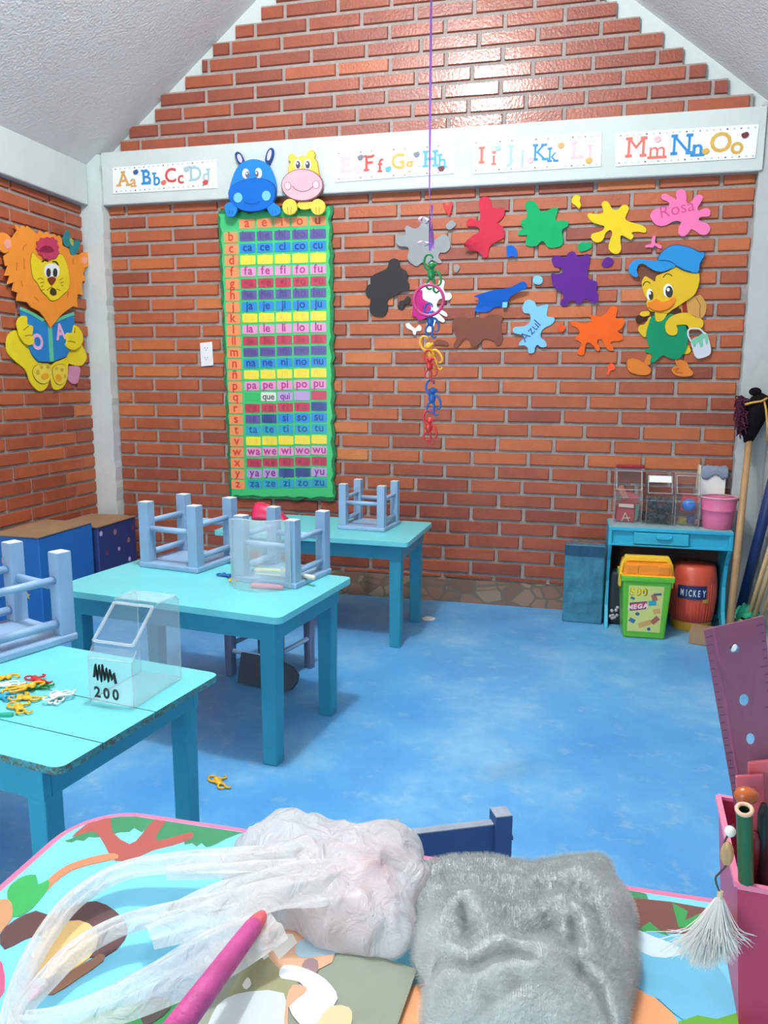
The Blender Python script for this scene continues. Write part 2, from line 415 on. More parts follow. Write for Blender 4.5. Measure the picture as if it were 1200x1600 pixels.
def add_brick(mb, fr, a0, a1, z0, z1, mi, tint, proud=0.012):
    """fr(a, z, out) maps wall coordinates to the world"""
    mb.mi = mi; be = 0.004; n0 = len(mb.bm.faces)
    jit = [rnd.uniform(-0.0015, 0.0015) for _ in range(4)]
    F = [mb.bm.verts.new(fr(*p)) for p in ((a0+be, z0+be+jit[0], proud), (a1-be, z0+be+jit[1], proud), (a1-be, z1-be+jit[2], proud), (a0+be, z1-be+jit[3], proud))]
    B = [mb.bm.verts.new(fr(*p)) for p in ((a0, z0, 0.0), (a1, z0, 0.0), (a1, z1, 0.0), (a0, z1, 0.0))]
    fs = [mb.face(F)] + [mb.face([F[i], B[i], B[(i+1) % 4], F[(i+1) % 4]]) for i in range(4)]
    for f in fs:
        for l in f.loops: l[mb.tint] = (tint, tint, tint, 1)
    mb.mi = 0
def row(mb, fr, a_lo, a_hi, z0, z1, shift, mi, tone):
    a = XJ + shift*BL + rnd.uniform(-0.012, 0.012)
    while a > a_lo: a -= BL
    mj = 0.0085
    while a < a_hi:
        b = a+BL+rnd.uniform(-0.009, 0.009)
        lo, hi = max(a+mj, a_lo), min(b-mj, a_hi)
        if hi-lo > 0.02:
            t = min(1, max(0, rnd.gauss(tone, 0.11)))
            if rnd.random() < 0.05: t = rnd.uniform(0.05, 0.25)
            add_brick(mb, fr, lo, hi, z0+0.0075, z1-0.0075, mi, t)
        a = b
frB = lambda a, z, o: Vector((a, -o, z))
frL = lambda a, z, o: Vector((XL+o, a, z))
# back wall: bricks from the stone skirting to the ring beam, then the gable
mb = MB(); mb.tint = mb.bm.loops.layers.color.new('tint')
mb.mi = 3; mb.box2((XL-0.2, 0.012, 0.0), (XR+0.2, 0.2, 2.3))           # body of the wall
mb.mi = 0; mb.box2((-0.52, 0.0, 0.10), (2.90, 0.012, 2.25))             # mortar bed
mb.mi = 3
mb.prism([(XL-0.2, 0.02, 2.3), (XR+0.2, 0.02, 2.3), (XR+0.2, 0.02, ceil_z(XR+0.2)+0.05), (RIDGE, 0.02, ceil_z(RIDGE)+0.05), (XL-0.2, 0.02, ceil_z(XL-0.2)+0.05)], (0, 1, 0), 0, 0.18)
mb.mi = 0
for k in range(-2, 27):
    z1 = Z0-k*PITCH; z0 = z1-PITCH
    if k == 26: z0 = 0.128
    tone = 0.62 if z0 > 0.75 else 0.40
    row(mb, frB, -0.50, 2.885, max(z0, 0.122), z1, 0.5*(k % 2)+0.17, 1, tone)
GL = [(190, 237), (203, 210), (243, 180), (252, 155), (290, 125), (316, 98), (333, 70), (368, 43), (408, 10)]
GR = [(1176, 168), (1137, 142), (1103, 115), (1067, 90), (1036, 63), (1000, 37), (964, 10)]
zb = 2.437; r = 0
while zb < 3.72:
    zt = zb+PITCH
    lo = (zt-2.417)/SL-0.531+0.02+rnd.uniform(0, 0.06); hi = 2.896-(zt-2.498)/SRr-0.035-rnd.uniform(0, 0.03)
    if r < len(GL): lo = py(*GL[r]).x
    if r < len(GR): hi = py(*GR[r]).x
    if hi-lo < 0.1: break
    mb.mi = 0; mb.box2((lo, 0.0, zb), (hi, 0.02, zt))
    row(mb, frB, lo, hi, zb, zt, 0.5*(r % 2), 2, 0.30)
    zb = zt; r += 1
struct(mb.build('wall_back', [mortar, bricks_m, gloss_m, plaster], origin=(1.2, 0.1, 0)))
# left wall
mb = MB(); mb.tint = mb.bm.loops.layers.color.new('tint')
mb.mi = 2; mb.box2((XL-0.2, YF, 0.0), (XL-0.012, 0.0, 2.2)); mb.mi = 0
mb.box2((XL-0.012, -3.4, 0.10), (XL, -0.05, 2.22))
for k in range(-1, 27):
    z1 = Z0-k*PITCH; z0 = z1-PITCH
    row(mb, frL, -3.38, -0.075, max(z0, 0.122), min(z1, 2.165), 0.5*(k % 2)+0.3, 1, 0.6)
mb.mi = 2; mb.box2((XL-0.2, YF, 2.165), (XL-0.012, 0.0, 2.36))
struct(mb.build('wall_left', [mortar, bricks_m, plaster], origin=(XL-0.1, -3, 0)))
greyed = mat('white paint darkened for shade', (184, 189, 187), rough=0.75, spec=0.2, var=0.06, vs=4, bump=0.12, bs=40)  # white paint greyed so the colour carries the shade of the right side
mb = MB(); mb.box2((XR, YF, 0.0), (XR+0.2, 0.0, 2.42)); struct(mb.build('wall_right', greyed))
# wall behind the camera, with the open doorway the daylight comes through
mb = MB()
mb.box2((XL-0.2, YF-0.15, 0), (-0.55, YF, 2.4)); mb.box2((0.85, YF-0.15, 0), (XR+0.2, YF, 2.4))
mb.prism([(XL-0.2, YF, 2.2), (XR+0.2, YF, 2.2), (XR+0.2, YF, ceil_z(XR+0.2)), (RIDGE, YF, ceil_z(RIDGE)), (XL-0.2, YF, ceil_z(XL-0.2))], (0, -1, 0), 0, 0.15)
struct(mb.build('wall_front', plaster))
# ring beams and pillars
BT, BB, BP = 2.437, 2.163, 0.06
mb = MB(); mb.box2((-0.50, -BP, BB), (2.90, 0.012, BT)); mb.mi = 1; mb.box2((-0.50, -BP+0.002, BB-0.004), (2.89, 0.01, BB))
struct(mb.build('trim_1', [plaster, soffit_m], bevel=0.006))
mb = MB(); mb.box2((XL-0.02, YF, BB), (XL+BP, -0.08, 2.385)); mb.mi = 1; mb.box2((XL-0.01, YF, BB-0.004), (XL+BP-0.002, -0.09, BB))
struct(mb.build('trim_2', [plaster, soffit_m], bevel=0.006))
mb = MB()
def ragged_post(mb, x0, x1, yf, zt):
    n = 60; L_, R_ = [], []
    for i in range(n+1):
        z = zt*i/n
        L_.append((x0+rnd.uniform(-0.004, 0.004), yf, z)); R_.append((x1+rnd.uniform(-0.005, 0.005), yf, z))
    mb.prism(L_+R_[::-1], (0, 1, 0), 0, 0.1-yf)
ragged_post(mb, XL-0.05, -0.503, -0.075, 2.425); struct(mb.build('trim_3', plaster))
mb = MB(); ragged_post(mb, 2.887, XR+0.05, -0.045, 2.46); struct(mb.build('trim_4', greyed))
mb = MB(); mb.box2((-0.50, -0.022, 0.0), (2.89, 0.0, 0.128)); struct(mb.build('baseboard_back', stone_mat()))
mb = MB(); mb.box2((XL, -3.4, 0.0), (XL+0.022, -0.075, 0.128)); struct(mb.build('baseboard_left', stone_mat()))
# bare bulb hanging under the ridge (above the picture), the room's own lamp
lamp = thing('ceiling_bulb_lamp', 'bare white bulb hanging on a cord under the roof ridge', 'lamp', LAMP)
lw_ = mat('lamp white plastic', (235, 235, 235))
MB().tube([LAMP+Vector((0, 0, 0.10)), (LAMP.x, LAMP.y, ceil_z(LAMP.x))], 0.004, 8).build('cord', lw_, lamp)
MB().lathe([(0.0, 0.05), (0.022, 0.05), (0.024, 0.10), (0.0, 0.11)], LAMP, 16).build('socket', lw_, lamp, smooth=True)
em = bpy.data.materials.new('lit bulb glass'); em.use_nodes = True
em.node_tree.nodes['Principled BSDF'].inputs['Emission Color'].default_value = (0.95, 0.98, 1, 1); em.node_tree.nodes['Principled BSDF'].inputs['Emission Strength'].default_value = 30
bulb = MB().ball(LAMP, (0.035, 0.035, 0.05), None, 16, 12).build('bulb', em, lamp, smooth=True); bulb.visible_shadow = True
pl_ = bpy.data.lights.new('bulb_light', 'POINT'); pl_.energy = LAMP_POWER; pl_.shadow_soft_size = 0.09; pl_.color = (0.95, 0.98, 1.0)
plo = bpy.data.objects.new('bulb_light', pl_); COL.objects.link(plo); plo.location = LAMP+Vector((0, 0, -0.12))

# ================================================================== FURNITURE
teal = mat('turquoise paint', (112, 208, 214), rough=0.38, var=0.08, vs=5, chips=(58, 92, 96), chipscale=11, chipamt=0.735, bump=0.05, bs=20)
teal_shaded = mat('shaded turquoise paint on the frame', (46, 148, 172), rough=0.4, var=0.12, vs=6, chips=(30, 80, 100), chipscale=14, chipamt=0.74)  # same paint as the tops, darkened and blued for the shaded sides
worn = mat('worn paint edge', (70, 150, 158), rough=0.7, var=0.4, vs=90, chips=(92, 98, 80), chipscale=70, chipamt=0.50)
def table(label, loc, rz, L_, D, h=0.5, seams=(), leg=0.056, group='turquoise wooden tables', insy=0.035, th=0.022, ins=0.037):
    t = thing('classroom_table', label, 'table', loc, rz, group)
    mb = MB()
    ys = [-D/2]+[s for s in seams]+[D/2]
    for a, b in zip(ys, ys[1:]):
        g = 0.0012; y0 = a+(g if a > -D/2 else 0); y1 = b-(g if b < D/2 else 0)
        rr = 0.022; pts = []
        for cx, cy, q, rd in ((L_/2, y1, 0, b == D/2), (-L_/2, y1, 1, b == D/2), (-L_/2, y0, 2, a == -D/2), (L_/2, y0, 3, a == -D/2)):
            if rd:
                ox, oy = cx-math.copysign(rr, cx), (cy-rr if q < 2 else cy+rr)
                for k in range(6):
                    an = q*PI/2+k*PI/10; pts.append((ox+rr*math.cos(an), oy+rr*math.sin(an), h))
            else: pts.append((cx, cy, h))
        mb.mi = 0; n0 = len(mb.bm.faces); mb.prism(pts, (0, 0, 1), -th, 0.0)
        mb.bm.normal_update()
        for f in list(mb.bm.faces)[n0:]:
            if abs(f.normal.z) < 0.5: f.material_index = 1
    mb.build('tabletop', [teal, worn if seams else teal], t, local=True, bevel=0.003)
    ah = 0.068
    for s in (-1, 1):
        MB().box((0, s*(D/2-insy-0.01), h-th-ah/2), (L_-2*ins, 0.02, ah)).build('apron', teal_shaded, t, local=True, bevel=0.002)
        MB().box((s*(L_/2-ins-0.01), 0, h-th-ah/2), (0.02, D-2*insy-0.04, ah)).build('apron', teal_shaded, t, local=True, bevel=0.002)
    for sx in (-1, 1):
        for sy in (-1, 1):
            MB().box((sx*(L_/2-ins-leg/2-0.002), sy*(D/2-insy-leg/2-0.004), (h-th)/2), (leg, leg, h-th), taper=0.9).build('leg', teal_shaded, t, local=True, bevel=0.004)
    return t
def place(front_right, rz, L_, D):
    """centre of a table from its front right corner"""
    c, s = math.cos(rz), math.sin(rz); dx, dy = -L_/2, D/2
    return (front_right[0]+dx*c-dy*s, front_right[1]+dx*s+dy*c, 0)
rz2 = math.radians(-8); t2c = place((1.283, -2.040), rz2, 0.88, 0.53)
table('turquoise table with two upturned stools and a clear bag on it', t2c, rz2, 0.88, 0.53)
rz3 = math.radians(-2); t3c = place((1.427, -0.873), rz3, 0.94, 0.525)
table('turquoise table standing furthest back, near the brick wall', t3c, rz3, 0.94, 0.525)
rz1 = math.radians(-9); t1c = place((1.226, -2.98), rz1, 0.90, 0.50)
T1 = table('brightly lit turquoise plank table with the scattered plastic monkeys', t1c, rz1, 0.90, 0.50, seams=(-0.14, 0.015), leg=0.046, insy=0.012, th=0.016, ins=0.055)
MB().box((0.45-0.055-0.005, 0.25-0.034, 0.025), (0.022, 0.040, 0.05)).build('foot_block', teal_shaded, T1, local=True, bevel=0.003)

peri = mat('periwinkle blue paint', (144, 176, 208), rough=0.42, var=0.10, vs=8, chips=(92, 100, 118), chipscale=16, chipamt=0.70)
ends = mat('pale leg end', (214, 214, 208), rough=0.7, var=0.15, vs=40)
def stool():
    t = thing('child_stool', 'x', 'stool', (0, 0, 0), 0, 'upturned stools')
    s = 0.255
    MB().box((0, 0, 0.010), (s, s, 0.020)).build('seat', peri, t, local=True, bevel=0.005)
    k = s/2-0.024
    for sx in (-1, 1):
        for sy in (-1, 1):
            l = MB(); l.box((sx*k, sy*k, 0.126), (0.039, 0.039, 0.212), taper=1.0); l.mi = 1; l.box((sx*k, sy*k, 0.2325), (0.037, 0.037, 0.002))
            l.build('leg', [peri, ends], t, local=True, bevel=0.004)
    for sx in (-1, 1):
        MB().tube([(sx*k, -k, 0.05), (sx*k, k, 0.05)], 0.0115, 10).build('rung', peri, t, local=True, smooth=True)
        MB().tube([(sx*k, -k, 0.162), (sx*k, k, 0.162)], 0.0105, 10).build('rung', peri, t, local=True, smooth=True)
        MB().tube([(-k, sx*k, 0.138), (k, sx*k, 0.138)], 0.0105, 10).build('rung', peri, t, local=True, smooth=True)
    return t
st0 = stool()
def put_stool(first, loc, rz, label, scale=1.0):
    o = st0 if first else copy_tree(st0)
    o.location = loc; o.rotation_euler = (0, 0, rz); o['label'] = label; o.scale = (scale,)*3
    return o
put_stool(True, (0.697, -1.462, 0.5), math.radians(-10), 'periwinkle stool upside down on the back left of the middle table, navy box behind it', 1.06)
put_stool(False, (1.120, -1.578, 0.5), math.radians(-11), 'periwinkle stool upside down on the middle table behind the clear bag of tubes')
put_stool(False, (1.170, -0.545, 0.5), math.radians(-6), 'small upturned periwinkle stool on the furthest table against the bricks', 0.93)
put_stool(False, (0.660, -2.435, 0.5), math.radians(-20), 'upturned periwinkle stool at the left picture edge on the monkey table', 1.05)

# chair pushed under the pink table, only its back shows
navy = mat('dark blue paint', (58, 92, 142), rough=0.5, var=0.12, vs=8, chips=(120, 130, 150), chipscale=20, chipamt=0.74)
Lp = pz(613, 1288, 0.47); Rp = pz(783, 1268, 0.47); dv = (Rp-Lp); ang = math.atan2(dv.y, dv.x); wch = dv.length
ch = thing('child_chair', 'dark blue child chair pushed against the far side of the pink table', 'chair', ((Lp.x+Rp.x)/2, (Lp.y+Rp.y)/2, 0), ang)
for s in (-1, 1):
    b = MB(); b.box((s*wch/2, 0, 0.2345), (0.030, 0.032, 0.469)); b.mi = 1; b.box((s*wch/2, 0, 0.4695), (0.029, 0.031, 0.002))
    b.build('back_post', [navy, mat('grey-blue post end', (150, 158, 172), rough=0.7, var=0.2, vs=40)], ch, local=True, bevel=0.002)
    MB().box((s*wch/2, -0.19, 0.12), (0.030, 0.030, 0.24)).build('leg', navy, ch, local=True, bevel=0.002)
b = MB(); b.box((0, -0.002, 0.425), (wch-0.03, 0.016, 0.055)); b.mi = 1; b.box((0, -0.002, 0.4535), (wch-0.032, 0.016, 0.002)); b.build('back_rail', [navy, mat('grey-blue post end', (150, 158, 172))], ch, local=True)
MB().box((0, -0.095, 0.25), (wch+0.03, 0.22, 0.018)).build('seat', peri, ch, local=True, bevel=0.003)
MB().tube([(wch/2+0.013, 0, 0.42), (wch/2+0.022, 0, 0.42)], 0.005, 8).build('peg', navy, ch, local=True)
for s in (-1, 1): MB().tube([(s*wch/2, -0.19, 0.11), (s*wch/2, 0, 0.11)], 0.009, 8).build('stretcher', navy, ch, local=True)

# grey stool on the floor behind the middle table, a rounded board leaning on it
grey = mat('dull grey-blue paint', (104, 118, 148), rough=0.6, var=0.2, vs=10)
gt = thing('grey_stool', 'dull grey stool standing on the floor behind the middle table', 'stool', (0.925, -1.235, 0), math.radians(-14))
for sx in (-1, 1):
    for sy in (-1, 1): MB().box((sx*0.12, sy*0.11, 0.12), (0.036, 0.036, 0.24), taper=0.9).build('leg', grey, gt, local=True, bevel=0.003)
MB().box((0, 0, 0.25), (0.29, 0.27, 0.02)).build('seat', grey, gt, local=True, bevel=0.004)
for sx in (-1, 1): MB().tube([(sx*0.12, -0.11, 0.13), (sx*0.12, 0.11, 0.13)], 0.010, 8).build('rung', peri, gt, local=True)
MB().tube([(-0.12, -0.11, 0.105), (0.12, -0.11, 0.105)], 0.010, 8).build('rung', peri, gt, local=True)
A0 = pz(372, 1068, 0.0); A1 = pz(462, 1086, 0.0); ax = (A1-A0).normalized(); up = Vector((ax.y, -ax.x, 0))*(-0.25)+Vector((0, 0, 0.97)); up.normalize()
Lb = (A1-A0).length; UPK = 0.85; pts = [(0, 0), (Lb-0.05, 0), (Lb-0.02, 0.012), (Lb, 0.045), (Lb+0.003, 0.085), (Lb-0.025, 0.115), (Lb-0.09, 0.135), (0, 0.14)]
brd = MB().prism([A0+ax*a+up*(b*UPK+0.006) for a, b in pts], up.cross(ax), -0.009, 0.009).build('round_ended_board', mat('dark grey board', (66, 76, 88), rough=0.6, var=0.2, vs=12), bevel=0.003)
tag(brd, 'dark grey round-ended board on the floor beneath the middle table', 'board')

# cardboard boxes along the left wall
card = mat('brown cardboard', (160, 128, 96), rough=0.85, var=0.12, vs=9)
def carton(label, x0, x1, y0, y1, h, paper, marks):
    t = thing('cardboard_box', label, 'box', ((x0+x1)/2, (y0+y1)/2, 0), 0)
    MB().box2((x0, y0, 0), (x1, y1, h)).build('paper_wrap', paper, t, bevel=0.006)
    MB().prism([(x0+.004, y0+.004, h), (x1+0.006, y0-.008, h+0.002), (x1+.004, y1, h+.002), (x0+.004, y1, h)], (0, 0, 1), 0.0, 0.006).build('top_flap', card, t)
    for kind, v, w, c, r in marks:          # stickers: face, position along it, height
        b = MB()
        if kind == 'f': O, X, N = Vector((v, y0, w)), Vector((1, 0, 0)), Vector((0, -1, 0))
        else: O, X, N = Vector((x1, v, w)), Vector((0, 1, 0)), Vector((1, 0, 0))
        if c == 'star':
            P = [(r*(1 if k % 2 == 0 else 0.42)*math.sin(k*PI/5), r*(1 if k % 2 == 0 else 0.42)*math.cos(k*PI/5)) for k in range(10)]
            b.prism([O+X*p+UP*q for p, q in P], N, 0, 0.001).build('star_sticker', mat('gold paper', (196, 176, 84)), t)
        else:
            b.prism([O+X*p+UP*q for p, q in ell(0, 0, r, r, 14)], N, 0, 0.001).build('dot_sticker', mat('dot '+str(c), c), t)
    return t
bluep = mat('bright blue wrapping paper', (22, 104, 178), rough=0.55, var=0.12, vs=4)
navyp = mat('navy wrapping paper', (34, 54, 110), rough=0.55, var=0.1, vs=5)
carton('large box wrapped in bright blue paper with a gold star, brown top', XL+0.03, -0.335, -1.0, -0.575, 0.45, bluep,
       [('f', -0.42, 0.165, 'star', 0.022), ('f', -0.52, 0.33, (228, 120, 110), 0.03), ('f', -0.50, 0.27, (214, 160, 170), 0.022)])
lil, brn, redd = (196, 176, 214), (150, 108, 110), (120, 44, 80)
carton('navy paper box with pink and mauve dots, half behind the bright blue box', XL+0.04, -0.315, -0.555, -0.19, 0.42, navyp,
       [('s', a, h, c, r) for a, h, c, r in ((-0.53, 0.385, lil, .014), (-0.40, 0.37, brn, .016), (-0.27, 0.30, brn, .014), (-0.37, 0.27, lil, .011), (-0.27, 0.19, lil, .013), (-0.48, 0.27, redd, .013), (-0.43, 0.15, lil, .014), (-0.52, 0.15, brn, .015), (-0.22, 0.36, redd, .014))])

# ================================================================== WALL ART
def foam(name, c, rough=0.75): return mat('foam '+name, c, rough=rough, spec=0.15, var=0.04, vs=12)
def bump_to(P, n, f): return [p + n*f(p) for p in P]
def sheet(pts, fn, N, d0, th, sub=3): return MB().prism(outline(pts, fn, sub), N, d0, d0+th)
def part(par, name, pts, m, fn, N, d0, th=0.002, sub=3): return sheet(pts, fn, N, d0, th, sub).build(name, m, par)
bw = lambda u, v: py(u, v, -0.013)
bb = lambda u, v: py(u, v, -BP-0.002)
# ---- alphabet strips on the beam
paper = mat('white card', (238, 238, 232), rough=0.6)
LC = dict(tan=(212, 160, 96), blue=(40, 132, 196), red=(196, 74, 72), tealg=(160, 190, 196), pink=(236, 186, 190), gold=(212, 168, 76), sky=(84, 166, 220), coral=(222, 110, 96), plum=(110, 42, 58), dark=(60, 84, 140), grey=(120, 122, 134))
lm = lambda k: mat('print '+k, LC[k], rough=0.6)
strips = [
 ('A to D', [(176, 262), (338, 249), (340, 294), (177, 303)], [('Aa', 'tan', 'dark'), ('Bb', 'blue', 'coral'), ('Cc', 'red', 'tealg'), ('Dd', 'tealg', 'red')], 'white alphabet strip reading Aa Bb Cc Dd at the left end of the beam'),
 ('E to H', [(524, 236), (710, 222), (710, 271), (524, 285)], [('Ee', 'pink', 'grey'), ('Ff', 'red', 'sky'), ('Gg', 'gold', 'grey'), ('Hh', 'sky', 'plum')], 'white alphabet strip reading Ee Ff Gg Hh right of the yellow hippo'),
 ('I to L', [(737, 219), (940, 207), (939, 260), (738, 272)], [('Ii', 'coral', 'tealg'), ('Jj', 'tealg', 'pink'), ('Kk', 'blue', 'tan'), ('Ll', 'pink', 'gold')], 'white alphabet strip reading Ii Jj Kk Ll above the green splat'),
 ('M to O', [(961, 208), (1186, 194), (1180, 247), (962, 260)], [('Mm', 'coral', 'pink'), ('Nn', 'blue', 'gold'), ('Oo', 'gold', 'plum')], 'white alphabet strip reading Mm Nn Oo at the right end of the beam')]
for nm, q, letters, lab in strips:
    P = [bb(u, v) for u, v in q]; c = centre(P)
    t = thing('alphabet_strip', lab, 'wall strip', c, 0, 'alphabet strips on the beam')
    MB().prism(P, NB, 0.0, 0.002).build('card', paper, t)
    X = (P[1]-P[0]).normalized(); Y = UP; w = (P[1]-P[0]).length; h = ((P[0]-P[3]).length+(P[1]-P[2]).length)/2
    O0 = (P[0]+P[3])/2 + NB*0.002
    d = MB(); n = 21
    for k in range(n):
        d.mi = [0, 2, 1, 2][k % 4] if k % 2 else k % 3
        for s in (-1, 1): d.prism([O0+X*(w*(k+0.7)/(n+0.4)+a)+Y*(s*h*0.415+b) for a, b in ell(0, 0, 0.0042, 0.0042, 8)], NB, 0, 0.0006)
    d.build('dotted_border', [lm('grey'), lm('dark'), lm('tealg')], t)
    m_ = len(letters)
    for k, (s, cl, pc) in enumerate(letters):
        xc = w*({'A': .15, 'B': .38, 'C': .61, 'D': .85, 'E': .135, 'F': .335, 'G': .58, 'H': .85, 'I': .12, 'J': .34, 'K': .58, 'L': .86, 'M': .215, 'N': .52, 'O': .79}[s[0]])
        kk = 1.0 if m_ == 4 else 1.18; kd = 1.35 if s[0] == 'M' else 1.0
        for ch_, dx, dz, sz in ((s[0], -0.026*kk*kd, -0.030*kk, 0.103*kk), (s[1], 0.034*kk*kd, -0.040*kk, 0.090*kk)):
            text(MB(), ch_, O0+X*(xc+dx)+Y*dz, X, Y, NB, sz, 0.0 if ch_ in 'MmNKk' else 0.018, True, sx=1.0).build('letter', lm(cl), t)
        b = MB(); off = [(0.052, 0.035), (0.075, -0.03), (0.07, 0.03), (0.03, -0.045)][k % 4]
        b.prism([O0+X*(xc+off[0]+p)+Y*(off[1]+q_) for p, q_ in smooth_closed([(0.017, 0), (0.009, 0.013), (-0.006, 0.01), (-0.016, 0.004), (-0.01, -0.011), (0.006, -0.012)], 3)], NB, 0.0034, 0.0042)
        b.build('small_picture', lm(pc), t)

# ---- syllable chart
gA, gD = mat('glossy green board', (66, 192, 116), rough=0.22), mat('dark green crepe border', (24, 118, 66), rough=0.55, var=0.35, vs=40)
CT = dict(o=(238, 148, 98), p=(98, 92, 152), b=(46, 138, 208), y=(240, 222, 74), k=(226, 156, 194), r=(190, 66, 88), n=(62, 78, 140), t=(52, 160, 190), l=(186, 158, 206), w=(226, 226, 214), g=(58, 182, 104))
TX = dict(o=(204, 62, 40), p=(78, 66, 128), b=(22, 62, 140), y=(240, 206, 74), k=(170, 48, 128), r=(160, 44, 70), n=(44, 58, 116), t=(20, 84, 140), l=(132, 40, 140), w=(70, 80, 80), g=(30, 120, 70))
tl, tr_, br_, bl_ = py(343, 332, -0.02), py(518, 322, -0.02), py(524, 780, -0.02), py(361, 777, -0.02)
chart = thing('syllable_chart', 'tall green syllable chart with rows of coloured cells on the brick wall', 'wall chart', (tl.x*0.5+tr_.x*0.5, -0.014, bl_.z))
def wavy(i0, i1, n, amp, ins):
    P = []
    corners = [tl, tr_, br_, bl_]; c = centre(corners)
    for a, b in zip(corners, corners[1:]+corners[:1]):
        d = (b-a); e = d.normalized(); no = Vector((e.z, 0, -e.x)); no = no if no.dot(c-a) < 0 else -no
        m_ = max(3, int(d.length/0.035))
        for k in range(m_):
            P.append(a+d*(k/m_)+no*(rnd.uniform(-amp, amp)+amp*math.sin(k*2.1)-ins))
    return P
MB().prism(wavy(0, 0, 0, 0.006, -0.004), NB, -0.006, 0.010).build('dark_border', gD, chart)
MB().prism(wavy(0, 0, 0, 0.005, 0.012), NB, 0.010, 0.014).build('green_board', gA, chart)
rows_ = [('b', 'p'), ('c', 'b'), ('d', 'y'), ('f', 'k'), ('g', 'r'), ('h', 'p'), ('j', 'b'), ('k', 'y'), ('l', 'k'), ('ll', 'r'), ('m', 'p'), ('n', 'b'), ('ñ', 'y'), ('p', 'k'), ('q', 'w'), ('r', 'r'), ('s', 'n'), ('t', 't'), ('v', 'y'), ('w', 'k'), ('x', 'r'), ('y', 'l'), ('z', 't')]
gT = [py(373, 370, -0.034), py(511, 365, -0.034)]; gB = [py(386, 757, -0.034), py(512, 754, -0.034)]
lT, lB = py(361, 371, -0.034), py(372, 757, -0.034)
def cell(b, c, w, h): b.prism([c+Vector((x, 0, z)) for x, z in smooth_closed([(-w, -h*0.7), (-w*0.86, -h), (w*0.86, -h), (w, -h*0.7), (w, h*0.7), (w*0.86, h), (-w*0.86, h), (-w, h*0.7)], 2)], NB, -0.001, 0.0025)
cw = (gT[1]-gT[0]).x/5; rh = (gT[0].z-gB[0].z)/22
hm = mat('chart o', CT['o'], rough=0.25)
b = MB(); t_ = MB()
for j, vl in enumerate('aeiou'):
    c = gT[0]+Vector((cw*(j+0.5), 0, rh*1.05)); cell(b, c, cw*0.435, rh*0.385); text(t_, vl, c+Vector((0, 0, -0.017)), (1, 0, 0), UP, NB, 0.070, lift=0.0030, bold=0.016)
hd = b.build('vowel_row', hm, chart); t_.build('lettering', mat('chart text o', TX['o'], rough=0.3), hd)
b = MB(); t_ = MB()
for i, (ltr, k) in enumerate(rows_):
    f = i/22; c = lT.lerp(lB, f); cell(b, c, cw*0.40, rh*0.43); text(t_, ltr, c+Vector((0, 0, -0.017)), (1, 0, 0), UP, NB, 0.068, lift=0.0030, bold=0.016)
hd = b.build('consonant_column', hm, chart); t_.build('lettering', mat('chart text o', TX['o'], rough=0.3), hd)
for i, (ltr, k) in enumerate(rows_):
    f = i/22; a0 = gT[0].lerp(gB[0], f); a1 = gT[1].lerp(gB[1], f)
    mi = [k]*5
    if ltr == 'q': mi = ['g', 'w', 'l', 'l', 'r']
    if ltr == 's': mi = ['p', 'n', 'b', 'b', 'b']
    if ltr == 'r': mi = ['r', 'r', 'r', 'r', 'n']
    if ltr == 'y': mi = ['l', 'l', 'n', 'n', 'l']
    ks = sorted(set(mi)); b = MB(); t_ = MB()
    for j, vl in enumerate('aeiou'):
        c = a0.lerp(a1, (j+0.5)/5); b.mi = t_.mi = ks.index(mi[j]); cell(b, c, cw*0.435, rh*0.385)
        s = ltr+vl
        if ltr == 'q': s = {'e': 'que', 'i': 'qui'}.get(vl, '')
        text(t_, s, c+Vector((0, 0, -0.015)), (1, 0, 0), UP, NB, 0.062 if len(s) < 3 else 0.050, lift=0.0030, gap=0.06, bold=0.018)
    hd = b.build('syllable_row', [mat('chart '+q, CT[q], rough=0.25) for q in ks], chart)
    t_.build('lettering', [mat('chart text '+q, TX[q], rough=0.3) for q in ks], hd)

# ---- hippo cut-outs above the chart
H = lambda p: tr(p, 340, 220, 6.667)
hb = lambda u, v: py(u, v, -BP-0.012)
def cut(name, label, cat, seed_pts, fn, group=None):
    P = [fn(u, v) for u, v in seed_pts]; return thing(name, label, cat, centre(P), 0, group)
hip = cut('hippo_cutout', 'blue foam hippo peeking over the top of the green chart', 'cutout', H([(130, 560), (620, 560), (340, 205), (370, 745)]), hb)
fb, fb2, fdk = foam('blue', (44, 128, 206)), foam('deep blue', (26, 104, 192)), foam('outline blue', (42, 72, 130))
for p, q in (([(185, 150), (210, 118), (245, 135), (275, 190), (285, 235), (240, 255), (210, 220)], ell(238, 188, 22, 48, 14, -0.35)), ([(500, 215), (515, 130), (545, 85), (575, 80), (592, 110), (585, 160), (560, 220), (540, 250)], ell(545, 155, 20, 58, 14, 0.25))):
    e = part(hip, 'ear', H(p), fdk, hb, NB, 0, 0.008); part(e, 'inner_ear', H(q), foam('lavender', (206, 194, 232)), hb, NB, 0.008, sub=1)
part(hip, 'head', H([(130, 560), (150, 440), (200, 310), (260, 240), (340, 205), (400, 200), (470, 215), (540, 260), (590, 350), (620, 460), (620, 560), (600, 640), (540, 700), (450, 740), (370, 745), (280, 735), (200, 690), (140, 640)]), fb, hb, NB, 0.004, 0.010)
part(hip, 'muzzle_edge', H([(124, 556), (158, 480), (230, 436), (330, 406), (430, 396), (534, 416), (596, 458), (621, 520), (616, 600), (584, 666), (502, 727), (370, 752), (256, 732), (164, 672)]), fdk, hb, NB, 0.014, 0.003)
mz = part(hip, 'muzzle', H([(130, 560), (160, 490), (230, 445), (330, 415), (430, 405), (530, 425), (590, 465), (615, 520), (610, 600), (580, 660), (500, 720), (370, 745), (260, 725), (170, 660)]), fb2, hb, NB, 0.017, 0.006)
